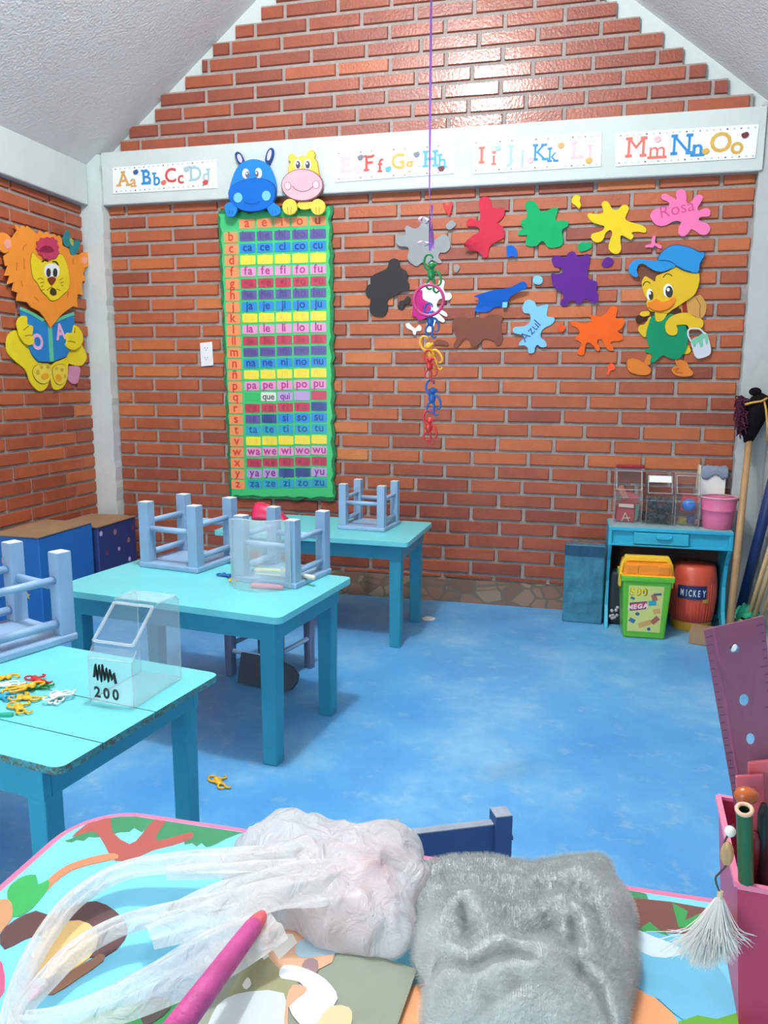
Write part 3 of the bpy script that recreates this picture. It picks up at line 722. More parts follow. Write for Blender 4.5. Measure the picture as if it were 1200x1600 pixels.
part(mz, 'smile', H(stroke([(300, 645), (345, 668), (410, 668), (455, 640)], 7)), fdk, hb, NB, 0.023, 0.001, 1)
for cx, cy, rx, ry, px_, py_ in ((305, 350, 36, 52, 322, 360), (437, 345, 36, 54, 420, 355)):
    e = part(hip, 'eye', H(ell(cx, cy, rx, ry)), foam('white', (236, 240, 242)), hb, NB, 0.014, 0.002, 1)
    part(e, 'pupil', H(ell(px_, py_, 20, 34)), foam('grey', (110, 104, 124)), hb, NB, 0.016, 0.0015, 1); part(e, 'glint', H(ell(px_-4, py_-10, 8, 11)), foam('white', (236, 240, 242)), hb, NB, 0.0175, 0.001, 1)
for cx, cy in ((232, 603), (525, 583)): part(hip, 'cheek', H(ell(cx, cy, 45, 52)), foam('pale blue', (118, 194, 246)), hb, NB, 0.023, 0.002, 1)
for p in ([(90, 700), (110, 660), (170, 645), (215, 680), (215, 740), (190, 790), (150, 800), (110, 780)], [(520, 680), (560, 650), (610, 660), (660, 700), (670, 750), (640, 780), (600, 790), (560, 770)]):
    hnd = part(hip, 'paw', H(p), fb, hb, NB, 0.006, 0.014)
    cx, cy = sum(a for a, b in p)/8, sum(b for a, b in p)/8
    for dx in (-14, 16): part(hnd, 'toe_line', H(stroke([(cx+dx, cy+8), (cx+dx-4, cy+46)], 5)), fdk, hb, NB, 0.020, 0.001, 1)
hip = cut('hippo_cutout', 'yellow foam hippo with a big pink muzzle above the green chart', 'cutout', H([(760, 400), (1050, 400), (880, 165), (890, 700)]), hb)
fy, fo = foam('soft yellow', (242, 202, 84)), foam('ochre outline', (196, 138, 46))
yh = [(745, 350), (750, 265), (772, 232), (750, 200), (755, 160), (790, 145), (820, 165), (830, 190), (880, 165), (930, 175), (935, 140), (965, 108), (1000, 115), (1020, 150), (1015, 190), (1040, 230), (1055, 330), (1050, 410), (760, 410)]
part(hip, 'body', H([(850, 640), (990, 640), (1000, 690), (920, 720), (850, 700)]), fy, hb, NB, 0, 0.008)
cyh = (900, 270)
part(hip, 'head_edge', H([(cyh[0]+(a-cyh[0])*1.04, cyh[1]+(b-cyh[1])*1.04) for a, b in yh]), fo, hb, NB, 0.002, 0.006)
part(hip, 'head', H(yh), fy, hb, NB, 0.008, 0.004)
part(hip, 'muzzle_edge', H(ell(893, 470, 220, 170, 28)), foam('mauve outline', (140, 92, 100)), hb, NB, 0.010, 0.006, 1)
mz = part(hip, 'muzzle', H(ell(893, 470, 209, 159, 28)), foam('dusty pink', (226, 176, 184)), hb, NB, 0.016, 0.005, 1)
part(mz, 'smile', H(stroke([(795, 480), (830, 520), (893, 538), (960, 525), (1005, 488)], 7)), foam('mauve outline', (140, 92, 100)), hb, NB, 0.021, 0.001, 1)
for cx, cy in ((745, 482), (1038, 468)):
    part(mz, 'cheek', H(ell(cx, cy, 36, 44)), foam('mauve outline', (140, 92, 100)), hb, NB, 0.021, 0.001, 1); part(mz, 'cheek', H(ell(cx, cy, 31, 39)), foam('light pink', (244, 196, 204)), hb, NB, 0.022, 0.001, 1)
for cx in (845, 945):
    e = part(hip, 'eye', H(ell(cx, 252, 38, 54)), foam('white', (236, 240, 242)), hb, NB, 0.012, 0.002, 1)
    part(e, 'pupil', H(ell(cx+2, 258, 23, 40)), foam('dark eye', (84, 72, 92)), hb, NB, 0.014, 0.001, 1); part(e, 'glint', H(ell(cx-3, 245, 9, 12)), foam('white', (236, 240, 242)), hb, NB, 0.015, 0.001, 1)
for cx in (765, 1058):
    pw = part(hip, 'paw', H(ell(cx, 697, 76, 82)), fy, hb, NB, 0.008, 0.013, 1)
    for dx in (-22, 18): part(pw, 'toe_line', H(stroke([(cx+dx, 700), (cx+dx*0.7, 770)], 6)), fo, hb, NB, 0.021, 0.001, 1)

# ---- paint splats
A = lambda p: tr(p, 560, 290, 3.9033)
B_ = lambda p: tr(p, 800, 280, 3.636)
def splat(label, pts, c, cname, group='foam paint splats', fn=bw, th=0.006, sub=3, lift=None, name='paint_splat', d0=0.001):
    P = outline(pts, fn, sub)
    mb = MB(); mb.prism(P, NB, d0, d0+th)
    if lift:
        bmesh.ops.subdivide_edges(mb.bm, edges=mb.bm.edges[:], cuts=1)
        for v in mb.bm.verts: v.co.y -= lift(v.co.x, v.co.z)
    o = mb.build(name, foam(cname, c), smooth=False)
    return tag(o, label, 'paint splat', group)
splat('grey foam splat behind the hanging ribbon', A([(228, 330), (250, 305), (290, 300), (285, 265), (300, 245), (335, 262), (370, 255), (395, 205), (415, 190), (435, 240), (440, 320), (470, 330), (500, 305), (530, 300), (555, 325), (560, 380), (530, 410), (500, 410), (490, 440), (510, 465), (490, 475), (450, 455), (420, 480), (390, 470), (360, 492), (330, 480), (300, 445), (310, 400), (300, 375), (250, 370)]), (150, 152, 154), 'mid grey')
splat('black foam splat, leftmost on the brick wall', A([(45, 640), (60, 610), (75, 600), (75, 570), (95, 545), (150, 520), (180, 500), (190, 460), (220, 445), (250, 460), (258, 500), (290, 520), (302, 550), (300, 580), (312, 605), (305, 640), (270, 645), (235, 665), (200, 685), (180, 700), (180, 760), (160, 795), (125, 802), (90, 790), (70, 760), (75, 690), (55, 680)]), (58, 56, 56), 'black')
splat('little black foam drop beside the black splat', A([(240, 740), (255, 705), (280, 700), (300, 675), (318, 690), (312, 720), (285, 725), (275, 755), (255, 755)]), (58, 56, 56), 'black', 'foam paint drops')
ws = splat('white foam splat behind the magenta ring', A([(360, 640), (380, 620), (420, 590), (440, 600), (470, 625), (490, 600), (495, 580), (515, 575), (527, 590), (520, 630), (535, 655), (560, 655), (570, 675), (560, 695), (530, 700), (505, 690), (490, 700), (480, 740), (530, 770), (543, 790), (535, 800), (490, 775), (470, 760), (520, 810), (528, 825), (515, 835), (480, 820), (465, 850), (450, 885), (430, 895), (410, 880), (420, 840), (440, 800), (440, 720), (410, 715), (370, 670)]), (232, 230, 236), 'white')
splat('fuchsia foam piece half over the white splat', A([(330, 700), (350, 650), (390, 640), (395, 690), (440, 720), (440, 770), (410, 810), (370, 822), (355, 800), (330, 795), (335, 750)]), (186, 44, 124), 'fuchsia', d0=0.008)
splat('little white foam drop below the black drop', A([(290, 845), (310, 840), (330, 860), (350, 870), (370, 850), (385, 865), (380, 885), (355, 890), (350, 910), (335, 905), (330, 885), (300, 870)]), (232, 230, 236), 'white', 'foam paint drops')
corner = bw(*A([(660, 360)])[0])
splat('crimson foam splat with a curled lower left corner', A([(735, 110), (745, 80), (775, 68), (805, 85), (815, 130), (850, 140), (885, 140), (893, 165), (880, 200), (850, 230), (880, 250), (893, 290), (885, 320), (850, 340), (810, 365), (795, 400), (790, 435), (765, 440), (745, 415), (715, 400), (690, 405), (670, 385), (650, 380), (665, 350), (700, 310), (730, 290), (740, 265), (710, 250), (670, 250), (660, 230), (675, 205), (700, 205), (735, 215), (745, 180)]), (198, 52, 72), 'crimson',
      lift=lambda x, z: 0.05*max(0, 1-math.hypot(x-corner.x, z-corner.z)/0.10)**2)
splat('tiny red foam drop below the beam, left of the crimson splat', A([(515, 105), (545, 125), (560, 100), (575, 105), (570, 140), (555, 185), (540, 165), (525, 140)]), (206, 66, 70), 'red drop', 'foam paint drops')
splat('tiny grey foam drop above right of the grey splat', A([(535, 245), (550, 225), (570, 212), (590, 225), (597, 240), (575, 262), (555, 270), (540, 262)]), (150, 152, 154), 'mid grey', 'foam paint drops')
splat('tiny grey foam drop below the crimson splat', A([(582, 490), (605, 482), (620, 500), (600, 530), (585, 520)]), (150, 146, 142), 'warm grey', 'foam paint drops')
splat('small royal blue foam drop under the green splat', A([(905, 390), (905, 370), (935, 365), (950, 375), (968, 400), (965, 440), (940, 430), (910, 440), (905, 415)]), (30, 96, 190), 'royal blue', 'foam paint drops')
bz = bw(*A([(860, 670)])[0]).z; bh = 0.10
bl = splat('royal blue foam splat folded over on itself', A([(710, 680), (730, 670), (840, 640), (920, 630), (985, 600), (1010, 593), (1027, 605), (1025, 630), (985, 650), (930, 680), (900, 735), (870, 740), (830, 745), (790, 770), (720, 770), (712, 755), (730, 720), (735, 690)]), (30, 96, 190), 'royal blue',
      lift=lambda x, z: 0.045*max(0, min(1, (z-bz+0.06)/0.13)))
bo = bw(*A([(885, 730)])[0])
tg = MB().prism([bw(*q)+NB*0.022 for q in A([(882, 715), (912, 712), (908, 745), (880, 748)])], NB, 0, 0.001); tp = tg.build('tape_piece', foam('pale blue', (118, 194, 246))); tag(tp, 'scrap of pale blue tape on the folded royal blue splat', 'tape')
splat('tiny light blue foam drop right of the folded blue splat', A([(1065, 570), (1085, 550), (1120, 560), (1122, 590), (1100, 605), (1070, 595)]), (128, 190, 236), 'light blue', 'foam paint drops')
splat('brown foam splat under the folded blue splat', A([(580, 820), (610, 805), (650, 800), (680, 815), (720, 800), (760, 810), (800, 790), (860, 790), (880, 810), (870, 850), (875, 900), (880, 940), (860, 975), (840, 970), (820, 945), (770, 935), (740, 965), (710, 985), (685, 975), (680, 945), (650, 935), (620, 970), (595, 990), (580, 975), (600, 930), (590, 900), (575, 870)]), (126, 76, 62), 'brown')
splat('small brown foam drop left of the brown splat', A([(450, 970), (475, 945), (500, 940), (545, 955), (548, 980), (500, 972)]), (126, 76, 62), 'brown', 'foam paint drops')
splat('green foam splat between the crimson and yellow ones', B_([(75, 150), (90, 125), (120, 125), (145, 150), (165, 185), (200, 180), (230, 165), (262, 165), (255, 200), (250, 235), (290, 235), (320, 245), (315, 270), (285, 290), (290, 340), (285, 375), (250, 390), (205, 388), (180, 355), (160, 360), (140, 380), (100, 383), (78, 370), (80, 340), (85, 320), (40, 320), (35, 300), (65, 280), (50, 260), (55, 235), (80, 225), (85, 190)]), (26, 160, 96), 'green')
splat('tiny yellow foam drop between the green and yellow splats', B_([(342, 110), (360, 92), (388, 100), (385, 125), (392, 150), (380, 167), (360, 150), (340, 135)]), (232, 198, 48), 'yellow', 'foam paint drops')
splat('yellow foam splat with a long bottom drip', B_([(428, 210), (440, 195), (475, 200), (510, 195), (520, 180), (508, 145), (525, 125), (548, 135), (570, 170), (600, 175), (625, 150), (655, 150), (663, 175), (645, 215), (650, 235), (690, 250), (740, 265), (762, 285), (755, 305), (715, 300), (680, 305), (690, 325), (675, 345), (645, 330), (620, 320), (615, 350), (620, 400), (600, 425), (570, 420), (548, 395), (555, 350), (570, 310), (555, 290), (530, 310), (520, 340), (495, 360), (465, 355), (448, 330), (460, 310), (510, 295), (525, 270), (500, 260), (455, 245)]), (226, 194, 44), 'yellow2')
splat('small green foam drop below the yellow splat', B_([(372, 380), (395, 358), (420, 362), (440, 358), (455, 380), (435, 400), (400, 412), (385, 410)]), (26, 160, 96), 'green', 'foam paint drops')
pk = splat('pink foam splat with the word Rosa, top right of the wall', B_([(785, 215), (800, 180), (840, 165), (890, 155), (885, 130), (850, 115), (850, 92), (875, 85), (920, 110), (935, 115), (930, 80), (950, 60), (975, 62), (990, 90), (990, 130), (1010, 135), (1045, 95), (1075, 92), (1082, 115), (1055, 160), (1060, 180), (1100, 165), (1125, 180), (1118, 212), (1075, 215), (1060, 235), (1110, 255), (1125, 285), (1105, 315), (1070, 315), (1020, 285), (1000, 310), (970, 327), (945, 310), (945, 275), (960, 245), (920, 240), (870, 265), (820, 262)]), (238, 120, 172), 'pink')
splat('tiny pink foam drop under the pink splat', B_([(790, 350), (800, 325), (815, 325), (812, 360), (845, 375), (850, 390), (835, 395), (810, 378), (800, 390), (775, 388), (758, 390), (760, 375), (790, 368)]), (238, 120, 172), 'pink', 'foam paint drops')
splat('tiny purple foam drop right of the purple splat', B_([(510, 480), (530, 450), (550, 445), (575, 460), (570, 485), (545, 500), (520, 498)]), (92, 42, 132), 'purple', 'foam paint drops')
splat('purple foam splat above the orange one', B_([(225, 455), (250, 435), (300, 445), (320, 420), (350, 412), (375, 440), (400, 440), (420, 425), (443, 435), (440, 480), (430, 520), (430, 560), (460, 575), (485, 590), (480, 630), (490, 660), (485, 700), (450, 700), (420, 680), (395, 705), (370, 710), (350, 690), (330, 695), (305, 722), (275, 715), (280, 690), (295, 665), (270, 635), (235, 610), (225, 570), (225, 535), (260, 540), (290, 525), (280, 505), (240, 495)]), (92, 42, 132), 'purple')
lb = splat('light blue foam splat with the word Azul', B_([(60, 730), (75, 695), (100, 685), (130, 700), (140, 725), (170, 720), (205, 712), (200, 750), (200, 780), (235, 785), (243, 800), (225, 825), (185, 845), (165, 870), (165, 900), (190, 920), (195, 950), (165, 955), (145, 940), (130, 960), (125, 985), (95, 988), (90, 960), (70, 945), (40, 945), (45, 925), (65, 905), (60, 885), (15, 875), (5, 855), (20, 840), (70, 835), (100, 815), (105, 790), (100, 765), (70, 760)]), (128, 190, 236), 'light blue')
splat('orange foam splat left of the duck', B_([(335, 812), (365, 810), (400, 820), (440, 815), (450, 795), (440, 775), (475, 775), (505, 780), (540, 755), (560, 725), (590, 725), (600, 740), (590, 790), (630, 790), (640, 815), (620, 850), (600, 865), (625, 885), (630, 910), (600, 920), (575, 920), (560, 930), (575, 960), (570, 975), (540, 965), (510, 915), (490, 910), (485, 930), (500, 965), (485, 977), (450, 935), (425, 930), (415, 955), (410, 995), (385, 1000), (370, 980), (395, 940), (380, 920), (355, 905), (385, 875), (370, 845), (340, 830)]), (232, 98, 34), 'orange')
splat('tiny orange foam drop between the light blue and orange splats', B_([(260, 840), (280, 825), (305, 840), (285, 868), (265, 860)]), (226, 84, 40), 'orange drop', 'foam paint drops')
splat('tiny orange foam drop beside the left foot of the duck', B_([(535, 1105), (545, 1080), (540, 1060), (565, 1045), (580, 1055), (585, 1080), (560, 1090), (548, 1112)]), (236, 92, 52), 'orange drop2', 'foam paint drops')
def scrawl(par, word, u, v, size, ang, c, cname):
    O = bw(u, v)+NB*0.007; X = Vector((math.cos(ang), 0, math.sin(ang))); Y = Vector((-math.sin(ang), 0, math.cos(ang)))
    text(MB(), word, O, X, Y, NB, size, -0.006).build('handwriting', mat('pen '+cname, c, rough=0.6), par)
scrawl(pk, 'Rosa', *B_([(942, 200)])[0], 0.080, 0.20, (200, 70, 130), 'rose')
scrawl(lb, 'Azul', *B_([(120, 880)])[0], 0.066, 0.85, (40, 70, 120), 'blue')

# ---- duck
K = lambda p: tr(p, 980, 370, 6.957)
dk = cut('duck_cutout', 'foam duckling in a blue cap and green overalls carrying a paint pail', 'cutout', K([(400, 800), (500, 900)]), bw)
dy, dg_, do = foam('duck yellow', (218, 180, 44)), foam('overall green', (26, 138, 94)), foam('duck orange', (214, 124, 52))
dbk = foam('dark line', (52, 40, 34)); cap = foam('cap blue', (48, 138, 200)); capd = foam('cap line', (26, 72, 120))
sc = lambda p, k, c=None: [((sum(a for a, b in p)/len(p))+(a-(sum(a for a, b in p)/len(p)))*k, (sum(b for a, b in p)/len(p))+(b-(sum(b for a, b in p)/len(p)))*k) for a, b in p]
part(dk, 'tail', K([(615, 1270), (640, 1190), (665, 1180), (690, 1240), (660, 1270)]), dy, bw, NB, 0, 0.005)
bp_ = part(dk, 'backpack', K([(560, 740), (640, 690), (760, 640), (800, 640), (860, 740), (840, 850), (790, 890), (740, 870), (660, 830), (590, 825)]), foam('tan', (200, 150, 82)), bw, NB, 0, 0.006)
part(bp_, 'strap', K([(590, 715), (640, 698), (655, 832), (603, 828)]), foam('brick red', (150, 52, 40)), bw, NB, 0.006, 0.002, 1)
part(bp_, 'seam', K(stroke([(745, 660), (790, 740), (785, 800), (790, 880)], 8)), foam('tan line', (140, 96, 44)), bw, NB, 0.006, 0.001, 1)
part(dk, 'leg', K([(215, 1290), (250, 1270), (268, 1310), (245, 1390), (185, 1375)]), do, bw, NB, 0, 0.005)
part(dk, 'leg', K([(515, 1320), (560, 1310), (580, 1360), (570, 1400), (535, 1390)]), do, bw, NB, 0, 0.005)
for p, q in (([(0, 1340), (60, 1320), (130, 1340), (180, 1370), (220, 1400), (255, 1440), (240, 1490), (170, 1505), (80, 1490), (20, 1460), (0, 1420)], None), ([(480, 1450), (510, 1410), (560, 1400), (540, 1350), (580, 1340), (640, 1360), (670, 1420), (715, 1480), (690, 1510), (600, 1520), (520, 1500)], [(500, 1445), (560, 1430), (520, 1470), (600, 1480)])):
    part(dk, 'foot_edge', K(sc(p, 1.05)), foam('foot line', (150, 74, 34)), bw, NB, 0.0, 0.005); ft = part(dk, 'foot', K(p), do, bw, NB, 0.005, 0.004)
    if q: part(ft, 'toe_line', K(stroke(q, 7)), foam('foot line', (150, 74, 34)), bw, NB, 0.009, 0.001, 1)
part(dk, 'left_arm', K([(120, 990), (140, 960), (190, 950), (250, 860), (250, 930), (220, 1040), (195, 1090), (160, 1075), (125, 1030)]), dy, bw, NB, 0.002, 0.006)
part(dk, 'rolled_blanket', K([(90, 890), (120, 855), (200, 860), (205, 890), (120, 950)]), foam('dark brown', (72, 44, 32)), bw, NB, 0.004, 0.006)
part(dk, 'left_hand', K([(135, 850), (150, 820), (190, 812), (235, 815), (240, 850), (200, 866), (170, 868)]), dy, bw, NB, 0.010, 0.003)
ov = part(dk, 'overalls', K([(255, 880), (300, 850), (320, 880), (310, 915), (375, 915), (420, 870), (480, 830), (520, 860), (600, 900), (640, 990), (660, 1060), (650, 1170), (620, 1260), (560, 1320), (500, 1330), (430, 1310), (390, 1290), (330, 1330), (280, 1370), (245, 1350), (270, 1290), (230, 1265), (195, 1250), (200, 1215), (240, 1210), (215, 1140), (205, 1050), (230, 950)]), dg_, bw, NB, 0.006, 0.006)
part(dk, 'chest', K([(310, 800), (440, 800), (420, 860), (375, 915), (310, 915)]), dy, bw, NB, 0.010, 0.003)
part(dk, 'neckerchief', K([(470, 830), (500, 780), (580, 790), (560, 830), (510, 845)]), foam('dark brown', (72, 44, 32)), bw, NB, 0.010, 0.003)
part(dk, 'hair', K([(110, 400), (125, 330), (170, 315), (230, 350), (300, 380), (345, 400), (320, 440), (300, 490), (260, 480), (200, 450), (160, 490), (140, 460)]), foam('hair brown', (110, 72, 56)), bw, NB, 0.006, 0.004)
hdp = [(155, 500), (175, 450), (200, 435), (260, 470), (300, 490), (315, 430), (420, 390), (530, 330), (620, 375), (700, 395), (770, 400), (780, 480), (760, 560), (720, 640), (650, 690), (560, 750), (480, 800), (440, 830), (330, 820), (250, 810), (215, 770), (205, 720), (215, 690), (190, 650), (165, 570)]
part(dk, 'head', K(hdp), dy, bw, NB, 0.012, 0.006)
part(dk, 'cap_edge', K([(322, 262), (364, 174), (448, 112), (540, 92), (684, 122), (775, 167), (838, 174), (828, 234), (788, 306), (770, 398), (680, 398), (590, 368), (525, 328), (470, 288), (400, 272)]), capd, bw, NB, 0.012, 0.007)
cp = part(dk, 'cap', K([(330, 260), (370, 180), (450, 120), (540, 100), (680, 130), (770, 175), (830, 180), (820, 230), (780, 300), (765, 390), (680, 390), (590, 360), (525, 320), (470, 280), (400, 265)]), cap, bw, NB, 0.019, 0.003)
brp = [(10, 370), (30, 300), (80, 262), (160, 255), (260, 265), (350, 265), (430, 265), (525, 320), (450, 360), (390, 385), (330, 385), (260, 360), (190, 310), (140, 300), (110, 330), (100, 380), (115, 430), (85, 445), (40, 420)]
part(dk, 'brim_edge', K(stroke(brp+brp[:1], 14)), capd, bw, NB, 0.019, 0.003, 1) if False else None
part(dk, 'cap_brim', K(brp), cap, bw, NB, 0.020, 0.005)
part(cp, 'brim_line', K(stroke([(345, 265), (430, 268), (490, 295), (525, 322), (600, 362), (690, 390)], 7)), capd, bw, NB, 0.0255, 0.001, 1)
bk = part(dk, 'beak', K([(215, 720), (260, 710), (310, 680), (370, 710), (430, 700), (490, 665), (525, 680), (500, 750), (440, 800), (350, 820), (270, 800), (230, 770)]), foam('beak orange', (226, 128, 44)), bw, NB, 0.018, 0.004)
part(bk, 'beak_line', K(stroke([(220, 770), (290, 805), (370, 812), (450, 785), (505, 730)], 7)), foam('foot line', (150, 74, 34)), bw, NB, 0.022, 0.001, 1)
for (cx, cy, rx, ry), (qx, qy, sx_, sy_) in (((240, 630, 34, 62), (254, 642, 24, 48)), ((440, 590, 52, 76), (450, 602, 40, 62))):
    e = part(dk, 'eye', K(ell(cx, cy, rx, ry)), foam('white', (236, 240, 242)), bw, NB, 0.018, 0.002, 1); part(e, 'pupil', K(ell(qx, qy, sx_, sy_)), foam('black', (58, 56, 56)), bw, NB, 0.020, 0.0015, 1)
    part(e, 'glint', K(ell(qx-10, qy-22, sx_*0.4, sy_*0.32)), foam('white', (236, 240, 242)), bw, NB, 0.0215, 0.001, 1)
for q in ([(168, 540), (182, 505), (215, 492), (248, 512)], [(385, 450), (408, 418), (440, 408), (485, 432)]): part(dk, 'eyebrow', K(stroke(q, 9)), dbk, bw, NB, 0.018, 0.001, 1)
part(dk, 'right_arm', K([(420, 930), (460, 880), (540, 840), (650, 830), (740, 880), (800, 895), (822, 940), (810, 985), (770, 1000), (720, 1000), (670, 1000), (640, 960), (560, 960), (530, 970), (545, 1010), (530, 1060), (480, 1075), (430, 1050), (410, 990)]), dy, bw, NB, 0.012, 0.006)
pl = part(dk, 'paint_pail', K([(690, 1130), (770, 1080), (850, 1045), (890, 1150), (905, 1240), (880, 1290), (780, 1325), (730, 1300), (705, 1220)]), foam('pail white', (206, 208, 216)), bw, NB, 0.012, 0.006)
part(pl, 'pail_handle', K(stroke([(690, 1140), (655, 1070), (665, 1010), (720, 1000), (780, 1005), (820, 1040), (845, 1060)], 18)), foam('pail white', (206, 208, 216)), bw, NB, 0.017, 0.003, 1)
part(pl, 'green_drips', K([(688, 1132), (770, 1080), (848, 1045), (872, 1100), (868, 1165), (850, 1170), (840, 1110), (815, 1120), (815, 1190), (790, 1205), (775, 1150), (745, 1160), (735, 1200), (715, 1195), (705, 1165)]), foam('pale green', (120, 190, 160)), bw, NB, 0.018, 0.0015)

# ---- lion on the left wall
Q = lambda p: tr(p, 0, 330, 5.161)
wl2 = lambda u, v: px(u, v, XL+0.014)
ln = cut('lion_cutout', 'orange-maned foam lion reading a blue book on the left wall', 'cutout', Q([(370, 800), (370, 900)]), wl2)
LY, LYd, LO = foam('lion yellow', (232, 208, 44)), foam('lion line', (150, 124, 24)), foam('mane orange', (238, 146, 56))
lp = lambda n, p, m, d0, th=0.004, sub=3, par=None: part(par or ln, n, Q(p), m, wl2, NL, d0, th, sub)
for p, q in (([(-40, 190), (0, 175), (50, 210), (66, 260), (40, 320), (0, 340), (-40, 300)], ell(25, 265, 27, 40)), ([(610, 360), (640, 335), (680, 335), (704, 365), (694, 420), (650, 460), (620, 430)], ell(650, 395, 22, 30))):
    e = lp('ear', p, LO, 0.019, 0.006); lp('inner_ear', q, foam('inner ear pink', (238, 160, 150)), 0.025, 0.002, 1, e)
lp('left_leg', [(115, 960), (60, 1000), (45, 1080), (60, 1150), (130, 1220), (200, 1280), (240, 1380), (290, 1440), (330, 1450), (370, 1420), (395, 1350), (400, 1240), (300, 1220), (240, 1150), (210, 1060), (160, 1000)], LY, 0.0, 0.006)
lp('right_leg', [(620, 1040), (680, 1130), (690, 1190), (650, 1245), (580, 1240), (545, 1230), (540, 1290), (535, 1350), (500, 1420), (440, 1440), (410, 1390), (410, 1240), (520, 1180), (560, 1100)], LY, 0.0, 0.006)
for o_, pads in (([(255, 1300), (275, 1250), (330, 1235), (385, 1250), (400, 1310), (380, 1370), (330, 1390), (280, 1360)], [(348, 1332, 34, 26, -0.5), (290, 1300, 14, 22, 0), (320, 1258, 12, 16, 0), (372, 1255, 14, 18, 0)]), ([(415, 1290), (430, 1250), (490, 1235), (525, 1270), (530, 1330), (500, 1385), (455, 1395), (425, 1350)], [(458, 1345, 24, 32, -0.5), (440, 1268, 12, 16, 0), (485, 1280, 13, 16, 0), (510, 1330, 10, 16, 0)])):
    lp('foot_edge', sc(o_, 1.06), LYd, 0.006, 0.002); ft = lp('foot', o_, foam('foot yellow', (226, 204, 76)), 0.008, 0.003)
    for k, (cx, cy, rx, ry, a) in enumerate(pads): lp('paw_pad', ell(cx, cy, rx, ry, 14, a), foam('pad orange', (226, 162, 36)) if k == 0 else foam('pad olive', (196, 164, 58)), 0.011, 0.001, 1, ft)
lp('tail_tuft', [(560, 1250), (630, 1255), (635, 1310), (615, 1385), (575, 1390), (545, 1360), (550, 1300)], foam('tuft pink', (206, 140, 168)), 0.0, 0.008)
bkp = part(ln, 'book', Q([(140, 770), (240, 815), (330, 870), (375, 935), (420, 880), (500, 840), (575, 815), (583, 900), (560, 1090), (520, 1170), (420, 1208), (385, 1212), (290, 1212), (240, 1150), (205, 1060), (170, 940)]), foam('book blue', (42, 126, 190)), wl2, NL, 0.006, 0.008, 1)
for q in ([(142, 782), (240, 828), (332, 884)], [(425, 888), (500, 852), (578, 826)]): lp('page_edge', stroke(q, 24), foam('mint', (96, 190, 150)), 0.014, 0.002, 1, bkp)
lp('spine', [(368, 935), (400, 935), (414, 1210), (384, 1213)], foam('mint', (96, 190, 150)), 0.014, 0.002, 1, bkp)
cv = mat('print lilac', (226, 176, 214), rough=0.6)
for s, u, v, sz, a in (('O', 286, 1112, 0.105, 0.0), ('A', 476, 1030, 0.110, 0.15)):
    O = wl2(*Q([(u, v)])[0])+NL*0.014; Y = Vector((0, math.sin(-a), math.cos(a)))
    text(MB(), s, O, Vector((0, math.cos(a), math.sin(a))), Y, NL, sz*1.05, 0.035).build('cover_letter', cv, bkp)
lp('left_hand', [(110, 900), (140, 850), (190, 850), (195, 910), (240, 930), (235, 1000), (250, 1050), (220, 1080), (180, 1070), (140, 1020), (120, 960)], LY, 0.014, 0.006)
lp('right_hand', [(575, 920), (620, 950), (645, 1010), (640, 1060), (600, 1110), (540, 1115), (505, 1080), (515, 1050), (505, 1010), (520, 980), (560, 980)], LY, 0.014, 0.006)
for q in ([(160, 960), (190, 935), (205, 925)], [(175, 1005), (205, 1000), (235, 1000)], [(575, 985), (578, 940)], [(520, 1050), (550, 1050), (580, 1060)]): lp('finger_line', stroke(q, 7), LYd, 0.020, 0.001, 1)
lp('mane', [(60, 230), (110, 160), (80, 100), (135, 140), (150, 115), (185, 140), (190, 120), (240, 160), (275, 190), (290, 155), (320, 185), (350, 165), (370, 195), (410, 185), (430, 212), (450, 195), (470, 230), (475, 280), (520, 300), (570, 350), (610, 350), (640, 400), (660, 470), (642, 500), (660, 560), (638, 565), (632, 620), (640, 680), (600, 668), (590, 720), (600, 775), (560, 768), (510, 800), (470, 830), (420, 890), (378, 942), (330, 860), (290, 810), (220, 775), (190, 735), (105, 722), (115, 660), (70, 640), (85, 570), (30, 590), (50, 520), (10, 520), (35, 440), (15, 442), (0, 365), (35, 335)], LO, 0.016, 0.007, 1)
for q in ([(150, 320), (160, 285), (185, 270)], [(160, 380), (165, 470)], [(105, 410), (100, 480)], [(140, 560), (150, 610)], [(245, 690), (280, 725)], [(560, 380), (562, 430)], [(520, 650), (515, 700)]): lp('mane_line', stroke(q, 7), foam('mane line', (206, 112, 44)), 0.023, 0.001, 1)
fcp = [(228, 340), (262, 378), (300, 400), (350, 398), (420, 382), (435, 350), (470, 358), (500, 420), (518, 490), (525, 560), (515, 630), (480, 665), (440, 702), (400, 720), (370, 715), (340, 680), (300, 640), (268, 580), (235, 540), (222, 470), (216, 410)]
lp('face_edge', sc(fcp, 1.03), LYd, 0.023, 0.002); fc = lp('face', fcp, LY, 0.025, 0.003)
tf = lp('forelock', [(250, 300), (262, 270), (250, 250), (275, 240), (285, 215), (310, 222), (340, 208), (360, 220), (390, 208), (402, 228), (425, 238), (420, 265), (435, 290), (428, 310), (438, 345), (415, 360), (410, 385), (380, 385), (360, 402), (335, 385), (305, 380), (300, 355), (270, 345), (272, 325)], foam('magenta hair', (190, 64, 96)), 0.028, 0.004, 1)
lp('hair_shade', [(272, 325), (290, 295), (330, 278), (370, 290), (392, 325), (360, 335), (310, 330)], foam('wine', (140, 38, 66)), 0.032, 0.001, 3, tf)
e = lp('eyes', [(318, 470), (335, 435), (380, 425), (425, 435), (442, 480), (425, 530), (375, 540), (330, 525)], foam('white', (236, 240, 242)), 0.028, 0.001)
for cx in (352, 406):
    pu = lp('pupil', ell(cx, 497, 18, 36), foam('black', (58, 56, 56)), 0.029, 0.001, 1, e)
